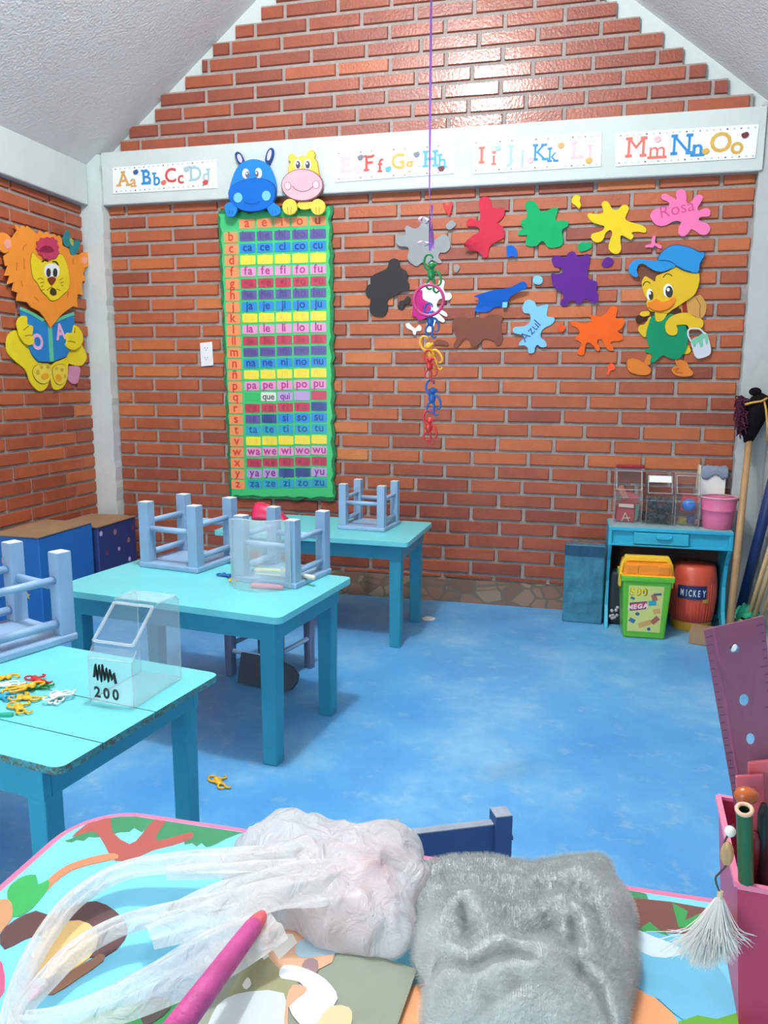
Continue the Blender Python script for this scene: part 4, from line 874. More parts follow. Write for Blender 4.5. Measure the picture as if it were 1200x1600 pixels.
for q in ([(300, 412), (322, 398), (352, 408)], [(385, 408), (412, 410), (434, 438)]): lp('eyebrow', stroke(q, 11), dbk, 0.028, 0.001, 1)
lp('nose', [(345, 545), (380, 528), (410, 545), (400, 575), (376, 600), (354, 575)], foam('nose brown', (130, 58, 36)), 0.028, 0.003)
lp('mouth', [(378, 618), (410, 632), (416, 668), (392, 682), (364, 662)], foam('dark mouth', (74, 58, 40)), 0.028, 0.002)
for q in ([(378, 600), (380, 622)], [(265, 552), (285, 540), (312, 550)], [(285, 580), (318, 572)], [(292, 608), (310, 605)], [(295, 640), (320, 632)], [(440, 560), (470, 540)], [(448, 582), (476, 572)], [(452, 600), (474, 600)], [(340, 640), (372, 612)], [(418, 628), (450, 640)]): lp('whisker_line', stroke(q, 6), LYd, 0.028, 0.001, 1, fc)
bf = cut('butterfly_cutout', 'teal butterfly on the right edge of the lion mane', 'cutout', Q([(540, 250)]), wl2)
for p in ([(478, 205), (505, 150), (532, 200), (528, 285), (490, 280), (475, 240)], [(560, 242), (608, 240), (602, 300), (570, 352), (540, 350), (528, 300)]): part(bf, 'wing', Q(p), foam('teal', (48, 128, 136)), wl2, NL, 0.024, 0.003)
part(bf, 'body', Q(ell(541, 248, 13, 34, 12, -0.3)), foam('olive', (164, 176, 86)), wl2, NL, 0.026, 0.003, 1)

# ---- socket
so = thing('wall_socket', 'white double wall socket left of the syllable chart', 'socket', bw(323, 554))
sP = [bw(313, 536), bw(332, 534), bw(334, 571), bw(315, 573)]
MB().prism(sP, NB, 0, 0.008).build('plate', mat('white plastic', (236, 236, 238), rough=0.3), so, bevel=0.003)
for v in (545, 560):
    c = bw(323, v)+NB*0.0085
    b = MB()
    for a, z in ((-0.008, 0.004), (0.008, 0.004), (0, -0.008)): b.box(c+Vector((a, 0, z)), (0.004, 0.001, 0.006))
    b.build('outlet', mat('socket slot', (120, 120, 124)), so)

# ================================================================== HANGING CHAIN
CY = -2.0
cw3 = lambda u, v: py(u, v, CY)
plas = lambda k, c: mat('toy plastic '+k, c, rough=0.28)
PC = dict(green=(20, 132, 66), blue=(28, 92, 172), yellow=(238, 176, 40), red=(206, 44, 44), white=(232, 232, 228), teal=(36, 150, 186))
rb = mat('purple gift ribbon', (146, 92, 176), rough=0.25)
x0 = cw3(672, 392); x1 = cw3(671, 300); xt = cw3(669, -20); ztop = ceil_z(xt.x)-0.02
ribb = thing('hanging_ribbon', 'purple curling ribbon hanging from the ceiling with a chain of plastic monkeys below', 'ribbon', (x0.x, CY, x0.z))
def strip(mb, P, w, tw):
    L_ = []; n = len(P)
    for i, p in enumerate(P):
        a = tw*i/n; d = Vector((math.cos(a), math.sin(a), 0))*w/2; L_.append((mb.bm.verts.new(Vector(p)-d), mb.bm.verts.new(Vector(p)+d)))
    for a, b in zip(L_, L_[1:]): mb.face([a[0], a[1], b[1], b[0]])
    return mb
P = [x0.lerp(x1, k/10) for k in range(11)]+[x1.lerp(Vector((xt.x, CY, ztop)), k/30) for k in range(1, 31)]
strip(MB(), P, 0.0062, 9.0).build('strand', rb, ribb, solid=0.0006)
q0 = cw3(676, 388); strip(MB(), [q0.lerp(cw3(675, 320), k/8)+Vector((0, 0.004*math.sin(k), 0)) for k in range(9)], 0.008, 3.0).build('loose_end', rb, ribb, solid=0.0006)
for lp_ in ([(671, 345), (660, 338), (656, 345), (664, 349), (671, 344)], [(671, 380), (660, 376), (655, 381), (663, 384), (671, 380)]):
    strip(MB(), [cw3(u, v)+Vector((0, 0.006*math.sin(i*0.5), 0)) for i, (u, v) in enumerate(smooth_open(lp_, 5))], 0.008, 1.4).build('bow_loop', mat('glossy lilac film', (226, 190, 222), rough=0.15), ribb, solid=0.0006)

def monkey_mesh(mb, M, c, s=1.0, pose=0):
    """flat toy monkey about 0.085 long: body, head, two hooked arms, two curled legs. M: 3x3 axes (across, along, thickness)"""
    T = lambda x, y, z=0.0: Vector(c)+M @ Vector((x*s, y*s, z*s))
    mb.ball(T(0, 0, 0), (0.0095*s, 0.0145*s, 0.0055*s), M, 12, 8)
    mb.ball(T(0.002, 0.0185, 0.001), (0.0085*s, 0.0085*s, 0.0062*s), M, 12, 8)
    for d in (-1, 1): mb.ball(T(0.002+d*0.009, 0.020, 0), (0.0032*s, 0.0036*s, 0.002*s), M, 8, 6)
    mb.ball(T(0.002, 0.0165, 0.005), (0.005*s, 0.0038*s, 0.003*s), M, 8, 6)
    r = 0.0027*s; rr = lambda n: [r*(1.25-0.45*i/(n-1)) for i in range(n)]
    arms = [[(-0.006, 0.008), (-0.013, 0.016), (-0.016, 0.028), (-0.012, 0.040), (-0.004, 0.044), (0.003, 0.040), (0.004, 0.034)],
            [(0.006, 0.006), (0.014, 0.004), (0.020, -0.006), (0.022, -0.018), (0.018, -0.026), (0.011, -0.026)]]
    if pose: arms[1] = [(0.006, 0.008), (0.015, 0.012), (0.024, 0.010), (0.030, 0.016), (0.028, 0.023)]
    legs = [[(-0.005, -0.010), (-0.011, -0.018), (-0.012, -0.028), (-0.006, -0.034), (0.000, -0.032)], [(0.004, -0.011), (0.006, -0.022), (0.004, -0.036), (0.010, -0.043), (0.016, -0.039)]]
    for p in arms+legs:
        P = smooth_open(p, 4); mb.tube([T(a, b) for a, b in P], rr(len(P)), 7)
    return mb
def hang(label, kind, u, v, ang, s, g='plastic monkeys in the hanging chain', flip=1, dy=0.0):
    ca, sa = math.cos(ang), math.sin(ang)
    M = Matrix((Vector((ca*flip, 0, sa*flip)), Vector((-sa, 0, ca)), Vector((0, -1, 0)))).transposed()
    o = monkey_mesh(MB(), M, cw3(u, v)+Vector((0, dy, 0)), s).build('plastic_monkey', plas(kind, PC[kind]), smooth=True)
    return tag(o, label, 'toy monkey', g)
hang('green plastic monkey at the top of the hanging chain', 'green', 674, 428, 0.05, 1.15)
RG = MB(); rc = cw3(670, 469); RG.tube([rc+Vector((0.040*math.cos(a), 0, 0.040*math.sin(a))) for a in [2*PI*k/32 for k in range(32)]], 0.0042, 10, closed=True)
rg = RG.build('plastic_ring', plas('magenta', (206, 56, 122)), smooth=True); tag(rg, 'magenta plastic ring hanging in the monkey chain in front of the white splat', 'ring')
hang('dark blue plastic monkey hanging from the magenta ring', 'blue', 672, 501, 0.0, 1.05, dy=0.006)
hang('yellow plastic monkey in the middle of the hanging chain', 'yellow', 673, 553, 0.35, 1.15)
hang('red plastic monkey hooked over the yellow monkey', 'red', 672, 572, 0.0, 0.95, dy=-0.010)
hang('bright blue plastic monkey low in the hanging chain', 'blue', 675, 622, 0.0, 1.10)
hang('red plastic monkey at the bottom of the hanging chain', 'red', 670, 668, -0.05, 1.05)

# ================================================================== ON THE MONKEY TABLE
def lie(label, kind, u, v, ang, z=0.5055, s=0.88, tilt=0.0, pose=0, group='plastic monkeys scattered on the near table', zz=None):
    c = pz(u, v, z); ca, sa = math.cos(ang), math.sin(ang)
    M = Matrix((Vector((ca, sa, 0)), Vector((-sa, ca, 0)), Vector((0, 0, 1)))).transposed()
    if tilt: M = Matrix.Rotation(tilt, 3, 'X') @ M
    o = monkey_mesh(MB(), M, c, s, pose).build('plastic_monkey', plas(kind, PC[kind]), smooth=True)
    return tag(o, label, 'toy monkey', group)
lie('red plastic monkey lying at the back of the pile on the near table', 'red', 59, 1062, 1.2, pose=1, z=0.509)
lie('green plastic monkey half under the yellow one on the near table', 'green', 58, 1073, 2.0, s=0.8)
lie('biggest yellow plastic monkey at the middle of the table pile', 'yellow', 36, 1073, -0.9, z=0.512, s=1.0)
lie('yellow plastic monkey on the table just below the pile', 'yellow', 42, 1090, 1.7, pose=1)
lie('yellow plastic monkey with outstretched arms nearest the table front', 'yellow', 30, 1106, 1.0, pose=1)
lie('white plastic monkey on the seam of the near table, right of the pile', 'white', 86, 1090, 0.5, s=0.85)
lie('white plastic monkey overlapping the right white monkey', 'white', 94, 1086, 2.4, s=0.8, z=0.512)
lie('white plastic monkey at the left picture edge', 'white', 8, 1070, 1.9, s=0.95)
lie('yellow plastic monkey at the left edge above the white one', 'yellow', 3, 1058, -1.2, s=0.85)
lie('teal plastic monkey at the left picture edge below the white one', 'teal', 4, 1088, 1.4, s=0.85)
gs = MB().beam(pz(-40, 1119, 0.504), pz(21, 1116, 0.504), 0.009, 0.008).build('green_stick', plas('stick green', (40, 168, 136)), bevel=0.002); tag(gs, 'green plastic stick at the left picture edge on the near table', 'stick')
lie('yellow plastic monkey alone on the blue floor', 'yellow', 342, 1222, 0.9, z=0.006, s=1.1, pose=1, group='monkey on the floor')

def candy_bin(label, loc, rz, w, d, h, lipw=0.0035, group=None, lid=None, tint=(228, 236, 240), alpha=0.07):
    """clear counter bin: upright front, a shoulder, a slanted opening up to the top"""
    t = thing('clear_bin', label, 'container', loc, rz, group)
    m = clear('clear plastic %d' % int(alpha*100), tint, alpha)
    hf, hs = h*0.50, h*0.60
    prof = [(-d/2, 0.004), (-d/2, hf), (-d/2+d*0.10, hs), (-d/2+d*0.08, hs+0.012), (-d/2+d*0.50, h-0.006), (-d/2+d*0.56, h), (d/2-0.012, h), (d/2, h-0.012), (d/2, 0.004)]
    b = MB()
    for s in (-1, 1):
        b.prism([(s*w/2, y, z) for y, z in prof], (s, 0, 0), -0.0018, 0.0)
    def panel(i): (y0, z0), (y1, z1) = prof[i], prof[i+1]; f = [b.bm.verts.new(v) for v in ((-w/2, y0, z0), (w/2, y0, z0), (w/2, y1, z1), (-w/2, y1, z1))]; b.face(f)
    for i in (0, 1, 5, 6, 7): panel(i)
    f = [b.bm.verts.new(v) for v in ((-w/2, -d/2, 0.004), (w/2, -d/2, 0.004), (w/2, d/2, 0.004), (-w/2, d/2, 0.004))]; b.face(f)
    b.build('body', m, t, local=True)
    y0, z0 = prof[3]; y1, z1 = prof[4]; k = w/2-0.006
    rim = [(-k, y0, z0), (k, y0, z0), (k, y1, z1), (-k, y1, z1)]
    P = []
    for a, c_ in zip(rim, rim[1:]+rim[:1]):
        for q in (0.06, 0.5, 0.94): P.append(Vector(a).lerp(Vector(c_), q))
    MB().tube([Vector(p) for p in smooth_closed([tuple(p) for p in P], 3)], lipw, 8, closed=True).build('rim', clear('clear plastic rim', (240, 244, 246), 0.24, 0.1, 0.3), t, local=True, smooth=True)
    lines = MB()
    for s in (-1, 1):
        lines.tube([(s*w/2, -d/2, 0.004), (s*w/2, -d/2, hf), (s*w/2, -d/2+d*0.10, hs)], 0.0016, 6); lines.tube([(s*w/2, d/2, 0.004), (s*w/2, d/2, h-0.012), (s*w/2, d/2-0.012, h), (s*w/2, -d/2+d*0.56, h)], 0.0018, 6)
    lines.tube([(-w/2, -d/2, hf), (w/2, -d/2, hf)], 0.0016, 6); lines.tube([(-w/2, d/2-0.01, h), (w/2, d/2-0.01, h)], 0.002, 6)
    lines.tube([(-w/2, -d/2, 0.004), (w/2, -d/2, 0.004), (w/2, d/2, 0.004), (-w/2, d/2, 0.004)], 0.0016, 6, closed=True)
    lines.build('moulded_edges', clear('clear plastic seam', (236, 242, 244), 0.14, 0.1, 0.3), t, local=True, smooth=True)
    return t
bc = (pz(150, 1098, 0.5)+pz(275, 1060, 0.5))/2
rzb = math.radians(-5)
bn = candy_bin('big clear plastic bin with 200 in black marker on the near table', (bc.x, bc.y, 0.5), rzb, 0.112, 0.178, 0.205)
ink = mat('black marker', (26, 30, 36), rough=0.5)
b = MB(); O = Vector((-0.010, -0.0905, 0.016)); text(b, '200', O, (1, 0, 0), (0, 0, 1), (0, -1, 0), 0.033, 0.035, gap=0.20, sx=1.0)
b.build('number', ink, bn, local=True)
b = MB(); P = []
for k in range(13): P.append((-0.040+0.0046*k, -0.0915, 0.074-0.0008*k+(0.019 if k % 2 else -0.015)*(1.0 if k < 6 else 0.65)+rnd.uniform(-0.004, 0.004)))
b.tube(P, 0.0032, 6); b.build('scribbled_out_word', ink, bn, local=True)

# ================================================================== ON THE MIDDLE TABLE
film = clear('clear bag film', (206, 222, 226), 0.26, 0.15)
q0, q1 = pz(364, 914, 0.502), pz(456, 919, 0.502); q1 = q0 + (q1-q0)
ax = (q1-q0).normalized(); Lg = (q1-q0).length; nn = Vector((ax.y, -ax.x, 0))
hh = 0.232
def bagf(side):
    def f(a, c_):
        bul = math.sin(PI*a)**0.6*(0.055*(1-c_)**1.2+0.004)*side
        w = 0.008*noise.noise((a*5, c_*5, side*3.0))*(1 if 0 < a < 1 else 0)
        return q0+ax*(Lg*a)+nn*(bul+w*side*0.5+0.010*c_+0.010)+UP*(hh*c_+0.003*math.sin(a*9)*c_)
    return f
bg = thing('clear_plastic_bag', 'clear plastic bag of yellow-green tubes standing on the middle table', 'bag', (q0+q1)/2)
b = MB(); b.grid(bagf(1), 20, 16); b.build('front_film', film, bg, smooth=True)
b = MB(); b.grid(bagf(-1), 20, 16); b.build('back_film', film, bg, smooth=True)
b = MB(); b.tube([bagf(1)(k/20, 1.0) for k in range(21)], 0.002, 6); b.tube([bagf(1)(0, k/10) for k in range(11)], 0.0014, 6); b.tube([bagf(1)(1, k/10) for k in range(11)], 0.0014, 6); b.build('seal', clear('clear plastic rim', (240, 244, 246), 0.30), bg, smooth=True)
yg = plas('yellow green', (226, 232, 140))
def stub(name, label, a, c_, r, m, cat, grp=None):
    a = Vector(a); c_ = Vector(c_); d = (c_-a).normalized(); ss = [0, .04, .12, .3, .5, .7, .86, .96, 1.0]; rr = [r*.4, r*.8, r, r, r*1.06, r, r, r*.8, r*.45]
    o = MB().tube([a.lerp(c_, k) for k in ss], rr, 10).build(name, m, smooth=True); return tag(o, label, cat, grp)
stub('plastic_tube', 'upper yellow-green tube inside the clear bag', pz(396, 891, 0.522), pz(450, 893, 0.522), 0.0095, yg, 'tube', 'yellow-green tubes in the clear bag')
stub('plastic_tube', 'lower yellow-green tube inside the clear bag', pz(396, 899, 0.512), pz(446, 903, 0.512), 0.0095, yg, 'tube', 'yellow-green tubes in the clear bag')
stub('plastic_tube', 'short pale tube lying inside the upturned stool right of the clear bag', pz(474, 899, 0.531), pz(492, 903, 0.531), 0.008, plas('pale', (222, 222, 196)), 'tube', 'yellow-green tubes in the clear bag')
stub('pink_marker', 'thick pink marker lying in front of the clear bag', pz(391, 914, 0.509), pz(443, 918, 0.509), 0.0095, plas('salmon pink', (240, 140, 160)), 'marker')
mk = dict(group='small toys on the middle table', z=0.506)
lie('blue plastic monkey left of the clear bag on the middle table', 'blue', 355, 899, 1.2, s=1.0, **mk)
lie('pale yellow plastic monkey tucked under the left end of the clear bag', 'yellow', 372, 904, -0.6, s=0.95, **mk)
g0 = pz(363, 893, 0.501); gp = MB().box(g0+Vector((0, 0, 0.018)), (0.009, 0.009, 0.036)).build('green_peg', plas('peg green', (30, 128, 100)), bevel=0.002); tag(gp, 'small green peg standing beside the clear bag', 'peg')
# ================================================================== ON THE FAR TABLE
s0 = pz(424, 811, 0.5)
def scoopf(a, c_):
    x = -0.085+0.17*a; wd = 0.052*(1-0.5*a**2); th = PI*c_
    hgt = 0.078*(1-a)**0.8+0.026*(1-abs(2*a-1)**3)
    return s0+Vector((x, -math.cos(th)*wd, math.sin(th)*hgt*(1-0.15*a)+0.001))
sh = MB().grid(scoopf, 18, 14).build('pink_scoop', plas('hot pink', (224, 40, 92)), smooth=True, solid=0.003); tag(sh, 'hot pink plastic scoop lying on the far table under the syllable chart', 'scoop')
scr = MB().prism([pz(u, v, 0.0) for u, v in smooth_closed([(660, 967), (668, 964), (680, 967), (676, 970), (664, 970)], 3)], UP, 0.001, 0.004).build('paper_scrap', paper); tag(scr, 'white paper scrap on the floor near the far table', 'scrap')

# ================================================================== DESK IN THE CORNER
tdk = mat('turquoise desk paint', (46, 172, 204), rough=0.4, var=0.06, vs=5)
tdt = mat('worn pale desk top', (150, 178, 182), rough=0.6, var=0.2, vs=9)
DX0, DX1, DYF, DYB, DZ = 2.300, 2.866, -0.268, -0.030, 0.506
dkx = (DX0+DX1)/2
ds = thing('small_desk', 'small turquoise desk with a drawer in the back right corner', 'desk', (dkx, (DYF+DYB)/2, 0))
b = MB(); b.box2((DX0, DYF, DZ-0.018), (DX1, DYB, DZ)); b.build('top', [tdk], ds, bevel=0.003)
MB().box2((DX0+0.006, DYF+0.008, DZ), (DX1-0.006, DYB, DZ+0.0012)).build('worn_surface', tdt, ds)
b = MB(); b.box2((DX0+0.016, DYF+0.020, DZ-0.086), (DX1-0.016, DYF+0.034, DZ-0.018)); b.build('front_board', tdk, ds)
b = MB()
for xx in (DX0+0.008, DX1-0.008): b.box2((xx-0.008, DYF+0.001, DZ-0.092), (xx+0.008, DYF+0.03, DZ-0.018))
b.box2((DX0, DYF+0.002, DZ-0.092), (DX1, DYF+0.03, DZ-0.082)); b.build('front_frame', tdk, ds, bevel=0.002)
dr = MB().box2((2.418, DYF-0.004, DZ-0.078), (2.668, DYF+0.018, DZ-0.022)).build('drawer', tdk, ds, bevel=0.002)
hx = 2.555; b = MB(); b.prism([(hx-0.036, DYF-0.004, DZ-0.030), (hx+0.036, DYF-0.004, DZ-0.030), (hx+0.036, DYF-0.004, DZ-0.040), (hx+0.024, DYF-0.004, DZ-0.050), (hx-0.024, DYF-0.004, DZ-0.050), (hx-0.036, DYF-0.004, DZ-0.040)], NB, 0, 0.014); b.build('handle', tdk, dr, bevel=0.002)
side = [(DYF+0.004, DZ-0.018), (DYF+0.01, 0.40), (DYF+0.055, 0.33), (DYF+0.075, 0.22), (DYF+0.05, 0.10), (DYF+0.0, 0.04), (DYF-0.025, 0.0), (DYF+0.03, 0.0), (DYF+0.09, 0.05), (DYB-0.03, 0.05), (DYB-0.012, 0.0), (DYB, 0.0), (DYB, DZ-0.018)]
for xx in (DX0+0.002, DX1-0.020): MB().prism([(xx, y, z) for y, z in side], (1, 0, 0), 0, 0.018).build('side_panel', tdk, ds, bevel=0.003)
MB().box2((DX0+0.02, DYB-0.012, 0.02), (DX1-0.02, DYB-0.004, DZ-0.018)).build('shade_panel', mat('dark shade sheet', (70, 54, 48), rough=0.8), ds)  # added dark sheet standing in for the shade under the desk
# things on the desk
c1 = (2.392, -0.105); 
BN = [(2.392, -0.110, 0.130, 0.125, 0.262, 'clear bin full of red and beige pieces at the left end of the desk', 0.16), (2.537, -0.125, 0.122, 0.12, 0.245, 'clear bin of dark pieces, second from the left on the desk', 0.26), (2.664, -0.135, 0.112, 0.12, 0.250, 'clear bin with a bright blue block inside, next to the pink bucket', 0.16)]
for x, y, w, d, h, lab, al in BN:
    t_ = candy_bin(lab, (x, y, DZ+0.0012), 0.0, w, d, h, 0.0022, 'clear bins on the desk', tint=(150, 158, 160), alpha=al*0.45)
    if 'dark pieces' in lab: MB().prism([Vector((a*0.052, -d/2+d*0.08+d*0.42*q-0.003, h*0.60+0.012+(h*0.40-0.018)*q)) for a, q in ((-1, 0.62), (1, 0.62), (1, 0.98), (-1, 0.98))], Vector((0, -0.8, 0.4)).normalized(), 0, 0.001).build('price_label', paper, t_, local=True)
def chunk(label, name, x, y, z, dims, c, rot, cat, grp, cname):
    R = Matrix.Rotation(rot[0], 3, 'X') @ Matrix.Rotation(rot[1], 3, 'Y') @ Matrix.Rotation(rot[2], 3, 'Z')
    o = MB().box((x, y, z), dims, R).build(name, mat('piece '+cname, c, rough=0.6), bevel=0.003); return tag(o, label, cat, grp)
g1 = 'pieces in the left clear bin'
z0 = DZ+0.006
chunk('largest red card piece at the bottom of the left clear bin', 'card_piece', 2.380, -0.12, z0+0.036, (0.085, 0.05, 0.066), (176, 48, 56), (0, 0.08, 0.1), 'card piece', g1, 'red')
chunk('upper red card piece leaning in the left clear bin', 'card_piece', 2.400, -0.10, z0+0.108, (0.066, 0.04, 0.065), (186, 60, 62), (0, 0.25, 0.2), 'card piece', g1, 'red')
chunk('beige strip lying across the left clear bin', 'card_strip', 2.384, -0.148, z0+0.082, (0.072, 0.008, 0.018), (206, 186, 164), (0, 0.03, 0), 'card piece', g1, 'beige')
chunk('brown slanted piece near the top of the left clear bin', 'card_piece', 2.366, -0.12, z0+0.145, (0.03, 0.03, 0.07), (164, 100, 72), (0, -0.45, 0), 'card piece', g1, 'brown')
chunk('green-grey piece at the right side of the left clear bin', 'card_piece', 2.436, -0.11, z0+0.046, (0.02, 0.04, 0.085), (84, 110, 98), (0, 0.12, 0), 'card piece', g1, 'green grey')
b = MB(); b.beam((2.366, -0.151, z0+0.004), (2.381, -0.151, z0+0.048), 0.006, 0.004); b.beam((2.400, -0.151, z0+0.004), (2.381, -0.151, z0+0.048), 0.006, 0.004); b.beam((2.374, -0.151, z0+0.02), (2.404, -0.151, z0+0.022), 0.005, 0.004)
tag(b.build('letter_piece', mat('piece beige', (206, 186, 164))), 'pale letter A piece at the bottom of the left clear bin', 'letter', g1)
b = MB()
for k in range(46): b.box((2.537+rnd.uniform(-.046, .046), -0.125+rnd.uniform(-.045, .045), z0+0.008+rnd.uniform(0, 0.115)), (0.022, 0.018, 0.016), Matrix.Rotation(rnd.uniform(0, 3), 3, (rnd.random(), rnd.random(), 1)))
o = b.build('dark_pieces', mat('piece dark', (52, 66, 72), rough=0.6)); tag(o, 'mass of small dark grey pieces filling the second clear bin', 'pieces', None, 'stuff')
g3 = 'blocks in the third clear bin'
o = MB().ball((2.676, -0.15, z0+0.098), (0.034, 0.028, 0.03)).build('blue_ball', plas('bright blue', (24, 112, 200)), smooth=True); tag(o, 'bright blue ball in the clear bin next to the pink bucket', 'ball', g3)
chunk('red card piece behind the blue ball in the third clear bin', 'card_piece', 2.685, -0.105, z0+0.10, (0.08, 0.02, 0.085), (190, 66, 72), (0, 0.1, 0), 'card piece', g3, 'red')
chunk('yellow block in the lower left of the third clear bin', 'toy_block', 2.648, -0.155, z0+0.022, (0.03, 0.03, 0.03), (150, 128, 40), (0.1, 0.1, 0.4), 'toy block', g3, 'olive')
chunk('dark blue block at the bottom of the third clear bin', 'toy_block', 2.690, -0.15, z0+0.028, (0.034, 0.03, 0.036), (46, 60, 100), (0, 0, 0.3), 'toy block', g3, 'dk blue')
chunk('brown block in the lower right of the third clear bin', 'toy_block', 2.718, -0.155, z0+0.020, (0.026, 0.028, 0.03), (120, 76, 64), (0, 0.2, 0.2), 'toy block', g3, 'dk brown')
lidc = MB().box((2.40, -0.055, DZ+0.275), (0.135, 0.03, 0.016)).build('red_lid', plas('dark red', (150, 26, 44)), bevel=0.004); tag(lidc, 'flat dark red packet resting on the back of the left clear bin', 'bin lid')  # lid of the left bin, built as its own object
pk_ = mat('pink enamel', (222, 112, 152), rough=0.35)
bu = thing('pink_bucket', 'pink metal bucket at the right end of the desk', 'bucket', (2.807, -0.166, DZ+0.0012))
MB().lathe([(0.0, 0.0), (0.065, 0.0), (0.068, 0.004), (0.073, 0.055), (0.076, 0.085), (0.079, 0.088), (0.079, 0.094), (0.077, 0.097), (0.082, 0.140), (0.083, 0.150), (0.079, 0.150), (0.073, 0.09), (0.063, 0.006), (0.0, 0.006)], seg=36).build('body', pk_, bu, local=True, smooth=True)
MB().tube([(0.0835*math.cos(a), 0.0835*math.sin(a), 0.151) for a in [2*PI*k/36 for k in range(36)]], 0.0038, 8, closed=True).build('rim', mat('pale pink rim', (226, 176, 190), rough=0.35), bu, local=True, smooth=True)
for s in (-1, 1): MB().ball((s*0.084, 0, 0.14), 0.007).build('handle_lug', pk_, bu, local=True)
MB().tube([(0.086*math.cos(a), 0.06*math.sin(a), 0.145+0.008*math.sin(a)) for a in [PI*k/16 for k in range(17)]], 0.002, 6).build('wire_handle', mat('steel wire', (170, 172, 176), rough=0.3, metal=0.8), bu, local=True)
wbx = thing('white_box', 'white cardboard box behind the pink bucket with a grey rag on top', 'box', (2.785, -0.052, DZ+0.0012))
b = MB(); b.box2((2.722, -0.068, DZ+0.0012), (2.848, -0.034, DZ+0.272)); b.build('box_body', mat('white card', (238, 238, 232)), wbx)
MB().prism([(2.716, -0.07, DZ+0.17), (2.728, -0.07, DZ+0.17), (2.732, -0.07, DZ+0.29), (2.72, -0.07, DZ+0.295)], NB, -0.03, 0.004).build('flap', mat('cream card', (220, 206, 176)), wbx)
rg_ = MB().grid(lambda a, c_: Vector((2.735+0.122*a, -0.073+0.045*c_ if c_ > .3 else -0.0735, DZ+0.285+0.012*noise.noise((a*6, c_*4, 1))-(0.05+0.012*math.sin(a*9))*max(0, 0.35-c_)/0.35)), 16, 12).build('grey_rag', mat('grey rag', (132, 142, 160), rough=0.9), smooth=True, solid=0.002); tag(rg_, 'crumpled grey rag over the top of the white box', 'rag')
# beside and under the desk
wr = thing('wrapped_panel_box', 'tall blue-green plastic-wrapped box on the floor left of the desk', 'box', (2.195, -0.235, 0), math.radians(-1))
wrp = mat('blue-green wrapping', (64, 128, 150), rough=0.18, var=0.4, vs=11, bump=0.5, bs=16)
MB().box((0, 0.045, 0.2), (0.195, 0.09, 0.40)).build('wrapped_body', wrp, wr, local=True, bevel=0.006)
MB().box((0, -0.002, 0.372), (0.197, 0.006, 0.05)).build('folded_band', mat('dark wrap band', (38, 78, 104), rough=0.25, var=0.3, vs=14), wr, local=True)
gb = thing('toy_bucket', 'green toy brick bucket with orange lid and yellow handle under the desk', 'bucket', (2.474, -0.340, 0), math.radians(3))
lime = plas('lime green', (98, 184, 52)); org = plas('bucket orange', (242, 140, 34)); yel = plas('bucket yellow', (244, 198, 40))
b = MB(); b.box((0, 0, 0.145), (0.222, 0.165, 0.29), taper=0.85); b.build('body', lime, gb, local=True, bevel=0.010)
MB().box((0, 0, 0.292), (0.240, 0.182, 0.026)).build('collar', lime, gb, local=True, bevel=0.005)
MB().box((0, 0, 0.307), (0.238, 0.180, 0.006)).build('yellow_rim', yel, gb, local=True, bevel=0.002)
b = MB(); b.box((0, 0.0, 0.336), (0.206, 0.15, 0.056), Matrix.Identity(3), 1.06); b.box((-0.07, -0.062, 0.336), (0.056, 0.04, 0.046)); b.box((0.07, -0.062, 0.336), (0.056, 0.04, 0.046)); b.build('lid', org, gb, local=True, bevel=0.006)
hp = [(-0.124, 0.24), (-0.124, 0.30), (-0.118, 0.352), (-0.098, 0.392), (0.098, 0.392), (0.118, 0.352), (0.124, 0.30), (0.124, 0.24)]
hi = [(-0.112, 0.24), (-0.112, 0.30), (-0.104, 0.348), (-0.088, 0.366), (0.088, 0.366), (0.104, 0.348), (0.112, 0.30), (0.112, 0.24)]
MB().prism([(a, -0.02, z) for a, z in hp]+[(a, -0.02, z) for a, z in hi[::-1]], NB, -0.018, 0.018).build('handle', yel, gb, local=True, bevel=0.004)
kx = 0.85+0.15*0.5
sy = lambda z: -(0.165/2*(0.85+0.15*z/0.29))-0.0015
def lab_pt(a, z): return Vector((a, sy(z), z))
Nf = Vector((0, -1, -0.04)).normalized()
b = MB(); b.prism([lab_pt(a, z) for a, z in smooth_closed([(-0.078, 0.035), (0.07, 0.035), (0.076, 0.26), (-0.082, 0.26)], 1)], Nf, 0, 0.0008); st = b.build('sticker', mat('sticker yellow-green', (206, 210, 120), rough=0.4), gb, local=True)
b = MB(); text(b, '500', lab_pt(-0.035, 0.222), (1, 0, 0), (0, -0.0427, 1), Nf, 0.042, 0.035, lift=0.002); b.build('number', yel, st)  if False else None
def on_sticker(name, polys, m):
    b = MB()
    for p in polys: b.prism([lab_pt(a, z) for a, z in p], Nf, 0.0008, 0.0014)
    return b.build(name, m, gb, local=True)
on_sticker('brand_panel', [[(-0.07, 0.135), (0.0, 0.148), (0.004, 0.186), (-0.074, 0.175)]], mat('panel navy', (44, 48, 96)))
b = MB(); b.prism([lab_pt(a, z) for a, z in ((-0.067, 0.139), (-0.003, 0.151), (0.001, 0.182), (-0.070, 0.171))], Nf, 0.0014, 0.0018); b.build('brand_panel_face', mat('panel pink red', (206, 70, 96)), gb, local=True)
b = MB(); text(b, 'MEGA', lab_pt(-0.035, 0.149), (1, 0, 0.17), (0, -0.0427, 1), Nf, 0.030, 0.05, lift=0.0026); b.build('lettering', mat('letters pale pink', (246, 214, 220)), gb, local=True)
b = MB(); text(b, '500', lab_pt(-0.036, 0.214), (1, 0, 0.0), (0, -0.0427, 1), Nf, 0.046, 0.05, lift=0.0012); b.build('lettering_shadow', mat('letters olive', (120, 110, 40)), gb, local=True)
